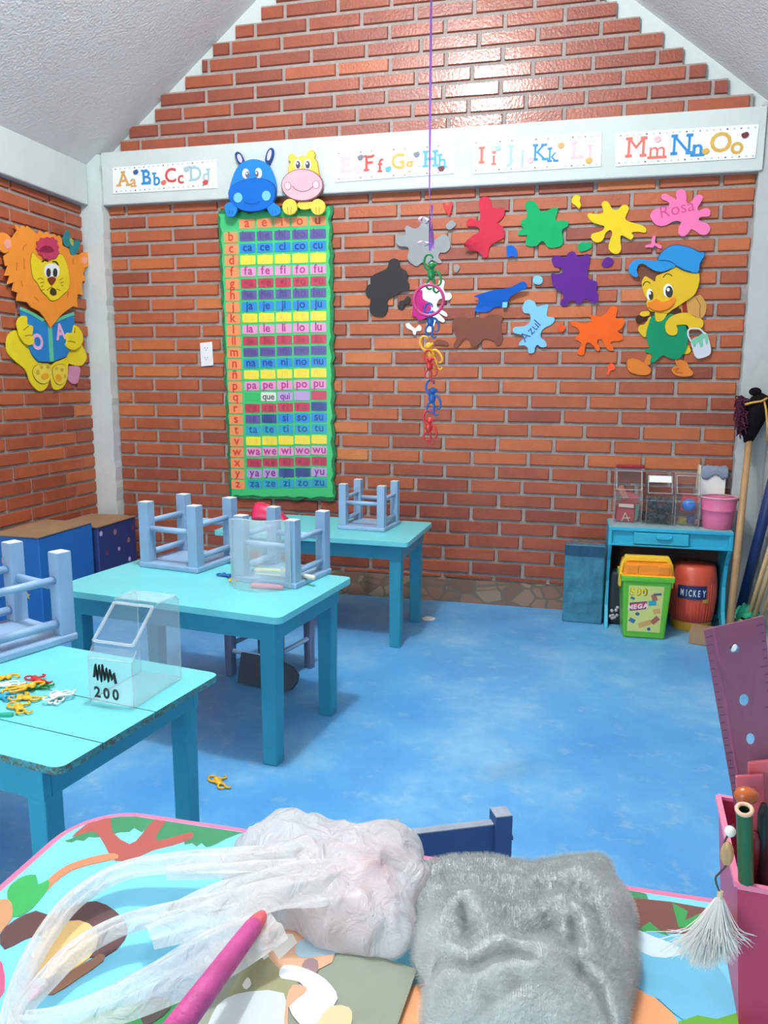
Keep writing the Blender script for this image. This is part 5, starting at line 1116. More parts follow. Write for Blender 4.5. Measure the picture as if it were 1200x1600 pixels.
b = MB(); text(b, '500', lab_pt(-0.038, 0.216), (1, 0, 0.0), (0, -0.0427, 1), Nf, 0.044, 0.03, lift=0.0018); b.build('lettering', mat('letters yellow', (240, 214, 40)), gb, local=True)
bl = lambda x, z, w, h, a=0.3: [(x+p*math.cos(a)-q*math.sin(a), z+p*math.sin(a)+q*math.cos(a)) for p, q in ((-w, -h), (w, -h), (w, h), (-w, h))]
on_sticker('printed_brick', [bl(0.028, 0.178, 0.017, 0.012, 0.1)], mat('print cyan', (40, 160, 190))); on_sticker('printed_brick', [bl(-0.058, 0.088, 0.014, 0.010, -0.5), bl(-0.062, 0.198, 0.010, 0.006, -0.4)], mat('print steel', (60, 110, 150)))
on_sticker('printed_brick', [bl(0.045, 0.095, 0.020, 0.012, 0.8), bl(0.035, 0.205, 0.012, 0.016, 0.3)], mat('print rust', (170, 100, 84))); on_sticker('printed_brick', [ell(-0.036, 0.122, 0.010, 0.008), ell(0.02, 0.05, 0.008, 0.008), bl(0.048, 0.222, 0.018, 0.005, 0.1)], mat('print dark', (84, 84, 90)))
on_sticker('printed_brick', [bl(0.0, 0.075, 0.030, 0.012, 0.4), bl(0.05, 0.14, 0.016, 0.012, 0.2)], mat('print tan', (206, 170, 110)))
pc = thing('red_drum', 'orange-red ribbed snack drum with a dark blue lettered label under the desk', 'drum', (2.722, -0.150, 0))
n = 72
MB().lathe([(0.0, 0.045), (0.096, 0.045), (0.102, 0.10), (0.108, 0.18), (0.106, 0.26), (0.098, 0.315), (0.085, 0.325), (0.0, 0.325)], seg=48).build('drum_body', mat('orange red foil', (214, 84, 62), rough=0.35, var=0.08, vs=20), pc, local=True, smooth=True)
b = MB()
for k in range(44):
    a = 2*PI*k/44; b.tube([((0.097+0.0115*math.sin(PI*min(1, (z-0.05)/0.26)))*math.cos(a), (0.097+0.0115*math.sin(PI*min(1, (z-0.05)/0.26)))*math.sin(a), z) for z in (0.05, 0.10, 0.16, 0.22, 0.28)], 0.0022, 5)
b.build('ribs', mat('orange red foil', (214, 84, 62)), pc, local=True)
MB().lathe([(0.0, 0.0), (0.094, 0.0), (0.097, 0.045), (0.0, 0.045)], seg=40).build('yellow_base', mat('ochre base', (206, 156, 44), rough=0.45), pc, local=True)
def curved(a, z, r): return Vector((r*math.sin(a), -r*math.cos(a), z))
ac = -0.45
b = MB(); b.grid(lambda s, t_: curved(-0.80+1.22*s, 0.165+0.066*t_+0.004*s, 0.1128), 18, 2); b.build('name_label', mat('label navy', (32, 48, 96), rough=0.4), pc, local=True, solid=0.0008)
b = MB(); gl = MB()
lx = -0.70+0.20
for ch_ in 'MICKEY':
    a = lx-0.20; lx += {'M': 0.235, 'I': 0.10}.get(ch_, 0.185)
    text(b, ch_, curved(a+0.05, 0.182, 0.1142), (math.cos(a+0.05), math.sin(a+0.05), 0), UP, (math.sin(a+0.05), -math.cos(a+0.05), 0), 0.046, 0.02, lift=0.0010, centre_x=False, sx=0.50)
b.build('lettering', mat('label white', (224, 230, 238), rough=0.5), pc, local=True)
b = MB(); b.grid(lambda s, t_: curved(0.28+0.28*s, 0.15+0.02*t_, 0.112), 6, 2); b.build('printed_patch', mat('print ochre', (196, 150, 60)), pc, local=True, solid=0.0006)
cb = thing('small_carton', 'small brown cardboard carton on the floor in front of the red drum', 'carton', (2.752, -0.385, 0), math.radians(-14))
MB().box((0, 0, 0.031), (0.125, 0.13, 0.062)).build('carton_body', card, cb, local=True, bevel=0.003); MB().box((0.0, -0.066, 0.028), (0.09, 0.004, 0.046)).build('end_flap', card, cb, local=True)
dkb = thing('dark_toy_bag', 'dark printed bag behind the green toy bucket, under the left of the desk', 'bag', (2.365, -0.17, 0))
MB().box((0, 0, 0.14), (0.075, 0.10, 0.27), taper=1.15).build('bag_body', mat('dark bag', (38, 46, 48), rough=0.4, var=0.3, vs=20), dkb, local=True, bevel=0.02)
b = MB()
for k in range(8): b.ball((rnd.uniform(-0.035, 0.0), -0.053, rnd.uniform(0.03, 0.11)), 0.009)
b.build('printed_blobs', mat('print pale', (190, 180, 186)), dkb, local=True)
# ---- sticks in the corner
wood = mat('pale stick wood', (176, 138, 96), rough=0.5, var=0.12, vs=14); bam = mat('bamboo', (190, 158, 112), rough=0.5, var=0.1, vs=16)
fo_ = pz(1137, 1012, 0.0); hd_ = py(1172, 672, -0.14)
hh_ = thing('hobby_horse', 'wooden stick hobby horse with a black head leaning in the right corner', 'hobby horse', fo_)
MB().tube([fo_+Vector((0, 0, 0.004)), fo_.lerp(hd_, 0.5), hd_], [0.0175, 0.0165, 0.0155], 14).build('stick', wood, hh_, smooth=True)
bkf = mat('black plush', (26, 22, 24), rough=0.95, spec=0.1, bump=0.6, bs=120); mnf = mat('maroon yarn', (84, 44, 58), rough=0.95, spec=0.1, bump=0.5, bs=90)
hp_ = lambda u, v, dy=0.0: py(u, v, -0.15+dy)
b = MB(); b.tube([hp_(1168, 692), hp_(1171, 680), hp_(1176, 660), hp_(1182, 642), hp_(1190, 628), hp_(1197, 618)], [0.018, 0.030, 0.047, 0.055, 0.052, 0.030], 16); b.build('head', bkf, hh_, smooth=True)
b = MB(); b.ball(hp_(1180, 612), (0.028, 0.022, 0.020)); b.build('ear', bkf, hh_, smooth=True)
b = MB()
for k in range(170):
    p = hp_(1163+rnd.uniform(-5, 8), 622+rnd.uniform(0, 50), rnd.uniform(-.045, .03)); q = p+Vector((rnd.uniform(-0.035, 0.0), rnd.uniform(-0.02, 0.01), rnd.uniform(-0.05, 0.005)))
    m_ = p.lerp(q, 0.5)+Vector((-0.012, 0, 0.012)); b.tube(smooth_open([tuple(p), tuple(m_), tuple(q)], 3), 0.0032, 5)
b.build('mane', mnf, hh_, smooth=True)
ry = mat('yellow cord', (206, 160, 70), rough=0.7)
b = MB(); b.tube([hp_(u, v, -0.055) for u, v in ((1164, 632), (1176, 629), (1190, 627), (1199, 622))], 0.005, 8); b.tube([hp_(u, v, -0.05) for u, v in ((1194, 627), (1197, 640), (1199, 665), (1199, 690))], 0.005, 8); b.build('rein', ry, hh_, smooth=True)
def stick(label, name, a, b_, r, m, cat, grp=None):
    o = MB().tube([a, Vector(a).lerp(Vector(b_), 0.5), b_], r, 12).build(name, m, smooth=True); return tag(o, label, cat, grp)
stick('thick navy blue pole leaning on the white wall behind the hobby horse', 'blue_pole', Vector((2.950, -0.10, 0.03)), px(1212, 735, XR-0.03), 0.024, mat('navy pole', (28, 48, 98), rough=0.4), 'pole')
tb = Vector((2.935, -0.29, 0.0))
buk = thing('small_tub', 'dark tub with a white rim holding sticks and green cloth in the right corner', 'tub', (tb.x+0.02, tb.y, 0))
MB().lathe([(0, 0), (0.050, 0), (0.058, 0.10), (0.055, 0.10), (0.047, 0.005), (0, 0.005)], seg=28).build('tub_body', mat('maroon plastic', (92, 60, 70), rough=0.4), buk, local=True, smooth=True)
MB().tube([(0.057*math.cos(a), 0.057*math.sin(a), 0.102) for a in [2*PI*k/28 for k in range(28)]], 0.0045, 8, closed=True).build('rim', mat('tub rim white', (206, 206, 206)), buk, local=True, smooth=True)
cx0, cy0 = tb.x+0.02, tb.y
gsf = 'bamboo sticks in the corner tub'
stick('left bamboo stick standing in the corner tub', 'bamboo_stick', Vector((cx0-0.015, cy0+0.01, 0.02)), px(1204, 852, 2.99), 0.0105, bam, 'stick', gsf)
stick('middle bamboo stick standing in the corner tub', 'bamboo_stick', Vector((cx0+0.000, cy0-0.022, 0.02)), px(1215, 850, 2.99), 0.0105, bam, 'stick', gsf)
stick('right bamboo stick at the picture edge in the corner tub', 'bamboo_stick', Vector((cx0+0.026, cy0-0.03, 0.02)), px(1222, 880, 2.99), 0.0105, bam, 'stick', gsf)
gcl = mat('sea green cloth', (34, 158, 120), rough=0.85, var=0.15, vs=20)
o = MB().grid(lambda a, c_: Vector((cx0, cy0, 0.118))+Vector((0.115*(a-0.5), 0.12*(c_-0.5), 0.045*math.exp(-((a-.5)**2+(c_-.6)**2)*6)+0.03*noise.noise((a*5, c_*5, 3))-0.03*max(0, abs(a-.5)-.35)*5)), 22, 18).build('green_cloth', gcl, smooth=True, solid=0.004); tag(o, 'sea green cloth bunched on top of the corner tub', 'cloth')
o = MB().tube([Vector((cx0-0.06+0.010*k, cy0-0.070-0.006*math.sin(k*1.3), 0.105+0.008*math.sin(k*2.1))) for k in range(12)], 0.006, 7).build('lime_cord', mat('lime cord', (140, 196, 60), rough=0.7), smooth=True); tag(o, 'lime green cord hanging over the front of the corner tub', 'cord')

# ================================================================== PINK PICTURE TABLE IN FRONT
PZ = 0.5
PX0, PX1, PY1, PY0 = 1.352, 2.48, -3.072, -3.74
pinkrim = mat('pink plastic edge', (226, 122, 158), rough=0.4)
pt = thing('picture_table', 'pink-edged child table with a printed jungle picture, closest to the viewer', 'table', ((PX0+PX1)/2, (PY0+PY1)/2, 0))
def rrect(x0, x1, y0, y1, r, n=8):
    P = []
    for cx, cy, q in ((x1-r, y1-r, 0), (x0+r, y1-r, 1), (x0+r, y0+r, 2), (x1-r, y0+r, 3)):
        for k in range(n+1): a = q*PI/2+k*PI/2/n; P.append((cx+r*math.cos(a), cy+r*math.sin(a)))
    return P
R_ = 0.10
MB().prism([(x, y, PZ) for x, y in rrect(PX0, PX1, PY0, PY1, R_)], UP, -0.022, 0.0).build('edge_band', pinkrim, pt, bevel=0.004)
IN = 0.012
skyp = mat('printed sky', (128, 214, 240), rough=0.3)
MB().prism([(x, y, PZ) for x, y in rrect(PX0+IN, PX1-IN, PY0+IN, PY1-IN, R_-IN)], UP, 0, 0.0008).build('printed_board', skyp, pt)
pinkleg = mat('pink metal leg', (206, 90, 130), rough=0.35)
for x in (PX0+0.09, PX1-0.09):
    for y in (PY0+0.08, PY1-0.08): MB().tube([(x, y, 0.0), (x, y, PZ-0.022)], 0.011, 10).build('leg', pinkleg, pt, smooth=True)
# clip printed patches to the board
def clip_board(poly):
    x0, x1, y0, y1 = PX0+IN+0.001, PX1-IN-0.001, PY0+IN+0.001, PY1-IN-0.001
    def cl(P, f, g):
        out = []
        for a, b in zip(P, P[1:]+P[:1]):
            fa, fb = f(a), f(b)
            if fa >= 0: out.append(a)
            if (fa >= 0) != (fb >= 0): k = fa/(fa-fb); out.append((a[0]+(b[0]-a[0])*k, a[1]+(b[1]-a[1])*k))
        return out
    for f in (lambda p: p[0]-x0, lambda p: x1-p[0], lambda p: p[1]-y0, lambda p: y1-p[1]):
        poly = cl(poly, f, None)
        if not poly: return []
    r = R_-IN
    for cx, cy, sx, sy_ in ((x0+r, y1-r, -1, 1), (x1-r, y1-r, 1, 1)):
        for a in [PI/2*k/6 for k in range(7)]:
            nx, ny = math.cos(a)*sx, math.sin(a)*sy_
            poly = cl(poly, lambda p: r-((p[0]-cx)*nx+(p[1]-cy)*ny) , None)
            if not poly: return []
    return poly
lay = [0]
def printed(name, c, cname, polys, sub=3):
    lay[0] += 1; b = MB(); ok = False
    for p in polys:
        w = [pz(u, v, PZ) for u, v in (smooth_closed(p, sub) if sub > 1 else p)]
        w = clip_board([(q.x, q.y) for q in w])
        if len(w) > 2: b.prism([(x, y, PZ) for x, y in w], UP, 0.0006, 0.0009+0.00012*lay[0]); ok = True
    if ok: b.build(name, mat('print '+cname, c, rough=0.3, var=0.05, vs=30), pt)
F = lambda p: tr(p, 0, 1230, 2.667)
leafp, trunk = (62, 140, 96), (176, 90, 82)
printed('printed_leaves', leafp, 'leaf green', [F([(270, 225), (330, 200), (400, 100), (560, 60), (800, 100), (1000, 150), (1150, 190), (1000, 195), (900, 240), (860, 252), (840, 235), (820, 250), (800, 235), (770, 242), (760, 215), (700, 225), (650, 225), (620, 175), (590, 190), (560, 172), (540, 188), (500, 190), (470, 200), (440, 205), (400, 212), (370, 210), (350, 226), (320, 222), (300, 232)])], 2)
printed('printed_leaves', leafp, 'leaf green', [[(560, 1318), (800, 1352), (930, 1380), (1010, 1398), (1000, 1420), (940, 1425), (700, 1380), (560, 1350)]], 2)
printed('printed_trunk', trunk, 'trunk brown', [F([(300, 210), (350, 165), (420, 120), (460, 130), (470, 190), (540, 240), (590, 200), (650, 130), (700, 130), (660, 190), (655, 225), (740, 205), (800, 190), (800, 215), (720, 245), (640, 265), (560, 300), (480, 310), (440, 250), (400, 190), (350, 195)])], 2)
printed('printed_trunk', (122, 76, 70), 'dark trunk', [[(965, 1402), (1130, 1425), (1150, 1452), (1060, 1460), (980, 1452), (972, 1430)]], 2)
printed('printed_leaves', (58, 156, 84), 'bright leaf', [[(1050, 1412), (1075, 1425), (1070, 1440), (1095, 1428), (1100, 1445), (1120, 1432), (1130, 1455), (1060, 1450)], [(1000, 1452), (1015, 1442), (1030, 1455), (1045, 1462), (1030, 1470), (1010, 1462)]], 1)
printed('printed_branch', (222, 138, 100), 'branch orange', [F([(190, 400), (260, 340), (330, 310), (420, 285), (480, 280), (490, 300), (400, 320), (300, 350), (230, 400), (180, 450)])], 2)
printed('printed_bush', (62, 172, 92), 'bush green', [F([(30, 440), (60, 400), (100, 375), (150, 370), (160, 410), (200, 390), (205, 420), (160, 480), (120, 520), (50, 545)]), [(130, 1595), (200, 1572), (300, 1560), (340, 1610), (130, 1640)]], 2)
printed('printed_rock', (206, 150, 106), 'rock tan', [F([(-20, 500), (20, 470), (50, 490), (50, 550), (10, 600), (-30, 640)])], 2)
printed('printed_rock', (98, 66, 66), 'rock brown', [F([(0, 620), (60, 560), (150, 520), (210, 540), (300, 500), (400, 480), (480, 520), (530, 580), (520, 640), (440, 710), (300, 700), (200, 620), (100, 640), (20, 680)])], 2)
printed('printed_hill', (240, 200, 132), 'sand hill', [F([(130, 720), (170, 640), (230, 580), (330, 560), (400, 600), (400, 680), (330, 750), (220, 800), (130, 800)])], 2)
printed('printed_rock', (160, 112, 88), 'path brown', [F([(150, 850), (200, 800), (300, 770), (420, 700), (430, 730), (330, 800), (220, 870)])], 2)
printed('printed_flower', (220, 92, 132), 'flower pink', [F([(80, 860), (110, 815), (150, 815), (175, 850), (150, 890), (110, 890)]), F([(-30, 730), (10, 740), (20, 850), (-30, 900)])], 2)
printed('printed_water', (50, 134, 200), 'water blue', [F([(610, 880), (700, 780), (800, 690), (880, 650), (930, 660), (800, 820), (740, 900), (650, 930)])], 2)
printed('printed_rock', (104, 86, 80), 'stone dark', [F([(590, 930), (640, 880), (720, 900), (680, 960), (600, 1000)])], 2)
printed('printed_hill', (238, 164, 112), 'peach hill', [[(560, 1640), (600, 1585), (640, 1545), (680, 1540), (760, 1560), (860, 1550), (985, 1545), (1030, 1568), (1062, 1605), (1050, 1650), (800, 1660)]], 2)
printed('printed_water', (110, 190, 220), 'pool', [[(985, 1460), (1060, 1470), (1110, 1500), (1150, 1560), (1150, 1610), (1080, 1605), (1030, 1565), (990, 1540)]], 2)
printed('printed_cloud', (214, 238, 246), 'cloud', [[(988, 1455), (1020, 1466), (1070, 1488), (1040, 1500), (1000, 1490)]], 2)
printed('printed_leaves', (104, 170, 60), 'grass', [[(1060, 1600), (1090, 1590), (1120, 1596), (1170, 1580), (1180, 1640), (1060, 1640)]], 1)

# ---- printed card, pencil, bag, fleece
cq = [pz(418, 1440, 0.512), pz(652, 1514, 0.512), pz(600, 1660, 0.509), pz(268, 1640, 0.509)]
pg = thing('picture_card', 'greenish-grey printed picture card lying under the plastic bag', 'card', centre(cq))
MB().prism(cq, UP, -0.002, 0.0).build('card_sheet', mat('card greenish grey', (138, 144, 126), rough=0.3, var=0.10, vs=12), pg)
G = lambda p: tr(p, 300, 1250, 2.857)
def cz(u, v):
    n = (cq[1]-cq[0]).cross(cq[3]-cq[0]).normalized(); d = ray(u, v); return CAM+d*((cq[0]-CAM).dot(n)/d.dot(n))
def pic(name, c, cname, p, k, sub=2): MB().prism([cz(u, v) for u, v in (smooth_closed(p, sub) if sub > 1 else p)], UP, 0, 0.0003+0.0002*k).build(name, mat('card '+cname, c, rough=0.3), pg)
pic('printed_shape', (150, 150, 110), 'olive', G([(200, 800), (300, 560), (420, 560), (480, 760), (420, 900), (150, 1000), (90, 1000)]), 1)
pic('printed_shape', (222, 170, 136), 'tan', G([(320, 560), (400, 560), (640, 680), (560, 760), (400, 770), (300, 620)]), 2)
for p in ([(275, 640), (300, 615), (345, 700), (320, 716)], [(350, 660), (410, 600), (450, 600), (470, 640), (390, 714)]): pic('printed_shape', (236, 232, 222), 'cream', G(p), 3, 1)
pic('printed_shape', (176, 204, 216), 'pale blue', G([(460, 660), (500, 620), (570, 640), (660, 680), (560, 700), (480, 705)]), 3)
pic('printed_shape', (150, 120, 122), 'mauve', G([(490, 740), (520, 710), (560, 720), (560, 770), (510, 790)]), 4)
pic('printed_shape', (206, 216, 216), 'pale grey', G([(90, 960), (150, 890), (260, 858), (410, 866), (420, 1000), (380, 1060), (90, 1060)]), 4)
pic('printed_shape', (240, 240, 242), 'white', G([(390, 770), (410, 742), (470, 745), (560, 780), (620, 830), (650, 890), (600, 960), (540, 1020), (480, 1000), (430, 920), (500, 860), (480, 815), (400, 800)]), 5)
pic('printed_shape', (218, 164, 132), 'tan2', G([(420, 900), (450, 830), (510, 840), (500, 870), (430, 930), (430, 1040), (410, 1040)]), 6)
pic('printed_shape', (226, 196, 150), 'sand', G([(560, 1000), (620, 925), (700, 930), (715, 980), (680, 1060), (560, 1060)]), 6)
pic('printed_shape', (226, 226, 214), 'drop', G([(225, 830), (250, 795), (265, 825), (245, 848)]), 5)
# magenta stick: rises towards the viewer
a0 = pz(411, 1428, 0.556); a1 = pz(252, 1640, 0.578)
mst = thing('magenta_stick', 'thick magenta wooden stick with a coral tip lying over the picture card', 'stick', a0)
dd = (a1-a0).normalized(); LL = (a1-a0).length
MB().tube([a0+dd*(LL*k) for k in (0.10, 0.13, 0.3, 0.6, 1.0)], [0.0095, 0.0108, 0.0118, 0.0128, 0.014], 14).build('shaft', mat('magenta wood', (196, 74, 140), rough=0.55, var=0.18, vs=30, bump=0.2, bs=60), mst, smooth=True)
MB().tube([a0+dd*(LL*k) for k in (-0.01, 0.01, 0.05, 0.09, 0.115)], [0.003, 0.0062, 0.0085, 0.0098, 0.0098], 14).build('tip', mat('coral tip', (232, 98, 104), rough=0.6, bump=0.3, bs=80), mst, smooth=True)

# white plastic bag: knotted pouch with something inside, handles pulled out to the left
bagm = milky('thin white plastic film', (250, 242, 242), 0.82, 0.20, 0.9, 26)
bagh = milky('thin white plastic handles', (250, 247, 245), 0.74, 0.22, 0.7, 34)
pc_ = pz(512, 1418, 0.535)
pb = thing('plastic_shopping_bag', 'crumpled translucent white plastic bag with its handles pulled out to the left', 'bag', (pc_.x, pc_.y, PZ))
outl = smooth_closed([(350, 1400), (372, 1345), (385, 1310), (430, 1285), (470, 1300), (520, 1305), (560, 1318), (620, 1310), (655, 1345), (668, 1370), (655, 1420), (640, 1470), (612, 1502), (560, 1492), (500, 1470), (440, 1445), (400, 1430)], 4)
OB = [pz(u, v, 0.512) for u, v in outl]; cB = centre(OB)
def fold(p, s=1.0):
    q = Vector((p.x*14*s, p.y*14*s, p.z*8)); n = noise.noise(q); r_ = 1-abs(noise.noise(q*1.9+Vector((3, 1, 0)))); return 0.5*n+0.7*(r_-0.6)
def pouch(a, c_):
    i = a*len(OB); i0 = int(i) % len(OB); i1 = (i0+1) % len(OB); e = OB[i0].lerp(OB[i1], i-int(i))
    th = c_*PI*0.62; rr = math.sin(th)/1.0; rr = min(1.0, rr if th < PI/2 else 1.0-0.06*(th-PI/2))
    p = cB+(e-cB)*rr; hgt = 0.066*max(0, math.cos(th)) if th < PI/2 else -0.008*(th-PI/2)/(0.12*PI)
    p = Vector((p.x, p.y, 0.512+hgt))
    k = fold(p); amt = 0.024*min(1, c_*4)*(1 if c_ < 0.9 else 0.5)
    # the knot pulls creases towards the left
    kn = math.sin(math.atan2(e.y-cB.y, e.x-cB.x)*9+3*k)*0.006*rr
    d = (p-Vector((cB.x, cB.y, 0.50))).normalized(); p = p + d*(k*amt+kn)
    p.z = max(p.z, 0.5035); return p
b = MB(); b.grid(pouch, 140, 40, True); b.build('pouch', bagm, pb, smooth=True)
def band(name, pts, zs, hw, ripple, seed, n=70, m=18, arch=0.012):
    C = smooth_open([(u, v, z, w) for (u, v), z, w in zip(pts, zs, hw)], 10)
    def f(a, c_):
        i = a*(len(C)-1); i0 = min(len(C)-2, int(i)); k = i-i0
        u, v, z, w = [x+(y-x)*k for x, y in zip(C[i0], C[i0+1])]
        u2, v2, _, _ = C[i0+1]; u1, v1, _, _ = C[i0]; p = pz(u, v, z); t = (pz(u2, v2, z)-pz(u1, v1, z)).normalized(); s = Vector((-t.y, t.x, 0))
        x = (c_-0.5)*2
        rip = ripple*(math.sin(x*7+seed+a*3)+0.6*math.sin(x*13+seed*2-a*5))*(0.5+0.5*math.sin(PI*min(1, a*1.2+0.1)))
        q = p+s*(w*x)+UP*(arch*(1-x*x)+rip); q.z = max(q.z, 0.5035); return q
    b = MB(); b.grid(f, n, m); return b.build(name, bagh, pb, smooth=True)
band('handle', [(430, 1342), (360, 1348), (280, 1352), (190, 1366), (112, 1412), (62, 1478), (32, 1540), (18, 1590), (30, 1625)], [.556, .55, .54, .53, .524, .52, .518, .516, .512], [.030, .028, .022, .018, .016, .014, .012, .011, .010], 0.0035, 0.3)
band('handle', [(430, 1392), (350, 1412), (270, 1428), (190, 1448), (118, 1488), (70, 1535), (34, 1580), (16, 1620)], [.552, .545, .537, .532, .527, .522, .517, .512], [.026, .022, .018, .017, .016, .015, .012, .010], 0.003, 1.9)
band('handle', [(425, 1440), (345, 1482), (260, 1528), (170, 1572), (90, 1596), (30, 1600)], [.545, .538, .53, .524, .518, .514], [.036, .042, .036, .028, .020, .014], 0.0035, 3.3, arch=0.010)
band('neck', [(560, 1372), (500, 1380), (430, 1392), (360, 1414), (290, 1442), (230, 1470)], [.545, .560, .556, .542, .532, .526], [.012, .044, .044, .046, .040, .020], 0.005, 5.1, arch=0.016)
band('neck', [(520, 1338), (460, 1345), (390, 1352), (320, 1360), (260, 1368)], [.545, .562, .552, .542, .535], [.008, .024, .022, .018, .008], 0.004, 2.1)
b0, b1 = pz(446, 1426, 0.515), pz(584, 1462, 0.515); bm_ = (b0+b1)/2; ba = math.atan2((b1-b0).y, (b1-b0).x)
br = MB().ball((bm_.x, bm_.y, 0.5155), ((b1-b0).length/2, 0.024, 0.0125), Matrix.Rotation(ba, 3, 'Z'), 24, 14, fn=lambda d: 1+0.08*noise.noise(d*2.2)).build('bread_roll', mat('bread crust', (190, 136, 96), rough=0.7, var=0.25, vs=20), smooth=True); tag(br, 'tan bread-like roll showing through the near side of the plastic bag', 'bread')
nb = pz(570, 1385, 0.525)
nk = MB().ball((nb.x, nb.y, 0.530), (0.040, 0.055, 0.022), Matrix.Rotation(0.3, 3, 'Z'), 20, 12, fn=lambda d: 1+0.12*noise.noise(d*3)).build('pink_wrapper', mat('pink paper', (222, 140, 158), rough=0.6, var=0.25, vs=18), smooth=True); tag(nk, 'pink wrapper showing through the upper part of the plastic bag', 'wrapper')

# grey fleece
FP = smooth_closed([(652, 1400), (660, 1372), (690, 1366), (740, 1362), (790, 1370), (850, 1368), (910, 1362), (948, 1362), (962, 1395), (984, 1430), (992, 1480), (990, 1540), (978, 1600), (965, 1640), (900, 1660), (760, 1660), (668, 1640), (664, 1560), (648, 1500), (646, 1440)], 5)
FB = [pz(u, v, 0.506) for u, v in FP]; cF = centre(FB)
folds = [([(640, 1524), (690, 1500), (728, 1521), (765, 1512), (800, 1500), (822, 1512)], .008, .030), ([(892, 1446), (896, 1464), (899, 1482)], .0075, .026), ([(720, 1428), (734, 1462)], .009, .012), ([(900, 1516), (938, 1544), (952, 1572)], .007, .014), ([(766, 1562), (806, 1546)], .010, .013), ([(856, 1378), (900, 1400), (934, 1432)], .018, .012), ([(676, 1404), (726, 1388), (770, 1396)], .016, .008), ([(852, 1424), (862, 1440)], .009, .009)]
FW_ = [([pz(u, v, 0.55) for u, v in L], r, d) for L, r, d in folds]
def fold_h(p):
    h = 0.0
    for L, r, d in FW_:
        best = None
        for A1_, B1_ in zip(L, L[1:]):
            dx, dy = B1_.x-A1_.x, B1_.y-A1_.y; l2 = dx*dx+dy*dy; k = max(0, min(1, ((p.x-A1_.x)*dx+(p.y-A1_.y)*dy)/l2))
            ex, ey = p.x-A1_.x-dx*k, p.y-A1_.y-dy*k; ds_ = math.hypot(ex, ey); sd = ds_ if dx*ey-dy*ex > 0 else -ds_
            if best is None or ds_ < best[0]: best = (ds_, sd)
        ds_, sd = best
        if ds_ < r*5: h -= d*(0.75+0.7*noise.noise(Vector((p.x*40, p.y*40, 9.0))))*math.exp(-(ds_/r)**2) - 0.25*d*math.exp(-((sd-1.9*r)/(1.4*r))**2)
    return h
def fleece(a, c_):
    i = a*len(FB); i0 = int(i) % len(FB); e = FB[i0].lerp(FB[(i0+1) % len(FB)], i-int(i))
    r_ = min(1.0, c_/0.92); p = cF+(e-cF)*(r_ if c_ < 0.92 else 1.0-0.03*(c_-0.92)/0.08)
    h = 0.046*max(0.0, 1-r_**5)**0.5+(0.010 if c_ < 0.92 else 0.010*(1-(c_-0.92)/0.08))
    q = Vector((p.x*9, p.y*9, 0.7)); h += (0.030*noise.noise(q*1.1)+0.013*noise.noise(q*2.4)+0.0045*noise.noise(q*5)+0.0015*noise.noise(q*13))*(1-r_**4)
    p = Vector((p.x, p.y, 0.502+h))
    p.z += fold_h(p)*min(1, (1-r_)*8+0.25)
    edge = 0.008*noise.noise(Vector((p.x*22, p.y*22, 4.0)))*r_; p += (e-cF).normalized()*edge
    p.z = max(p.z, 0.503); return p
flm = mat('grey fleece', (212, 217, 214), rough=1.0, spec=0.05, var=0.08, vs=30, bump=0.5, bs=170, sheen=0.4)
b = MB(); b.grid(fleece, 200, 70, True); fl = b.build('grey_fleece', flm, smooth=True)
tag(fl, 'crumpled grey fleece lying on the pink picture table', 'fleece')
ps = fl.modifiers.new('pile', 'PARTICLE_SYSTEM'); st_ = ps.particle_system.settings
st_.type = 'HAIR'; st_.count = 70000; st_.hair_length = 0.009; st_.root_radius = 0.22; st_.tip_radius = 0.08; st_.radius_scale = 0.0012; st_.hair_step = 2; st_.length_random = 0.6; st_.brownian_factor = 0.0

# ---- pencil box at the right
zt = 0.674
A_ = pz(1122, 1247, zt); Bq = pz(1152, 1384, zt)
boxm = mat('crimson pink plastic', (186, 56, 92), rough=0.38); boxr = mat('pink rim plastic', (236, 130, 160), rough=0.35)
wB = 0.155
dB = (Bq-A_); nB = Vector((-dB.y, dB.x, 0)).normalized()
if nB.x < 0: nB = -nB
top = [A_, Bq, Bq+nB*wB, A_+nB*wB]; cb_ = centre(top)
bot = [Vector((cb_.x+(p.x-cb_.x)*0.80, cb_.y+(p.y-cb_.y)*0.86, PZ+0.0015)) for p in top]
px_b = thing('pencil_box', 'crimson pink open pencil box at the right edge of the picture table', 'pencil box', (cb_.x, cb_.y, PZ+0.0015))
b = MB()
ins_t = [cb_+(p-cb_)*0.955 for p in top]; ins_b = [Vector((cb_.x+(p.x-cb_.x)*0.955, cb_.y+(p.y-cb_.y)*0.955, p.z+0.004)) for p in bot]
V = lambda L: [b.bm.verts.new(p) for p in L]
vt, vb, it, ib = V(top), V(bot), V(ins_t), V(ins_b)
for i in range(4):
    j = (i+1) % 4; b.face([vb[i], vb[j], vt[j], vt[i]]); b.face([it[i], it[j], ib[j], ib[i]]); b.face([vt[i], vt[j], it[j], it[i]])
b.face(vb[::-1]); b.face(ib); b.build('box_body', boxm, px_b)
rim = [p+UP*0.001 for p in top]; b = MB()
for i in range(4): b.beam(rim[i], rim[(i+1) % 4], 0.006, 0.006)
b.build('rim', boxr, px_b)
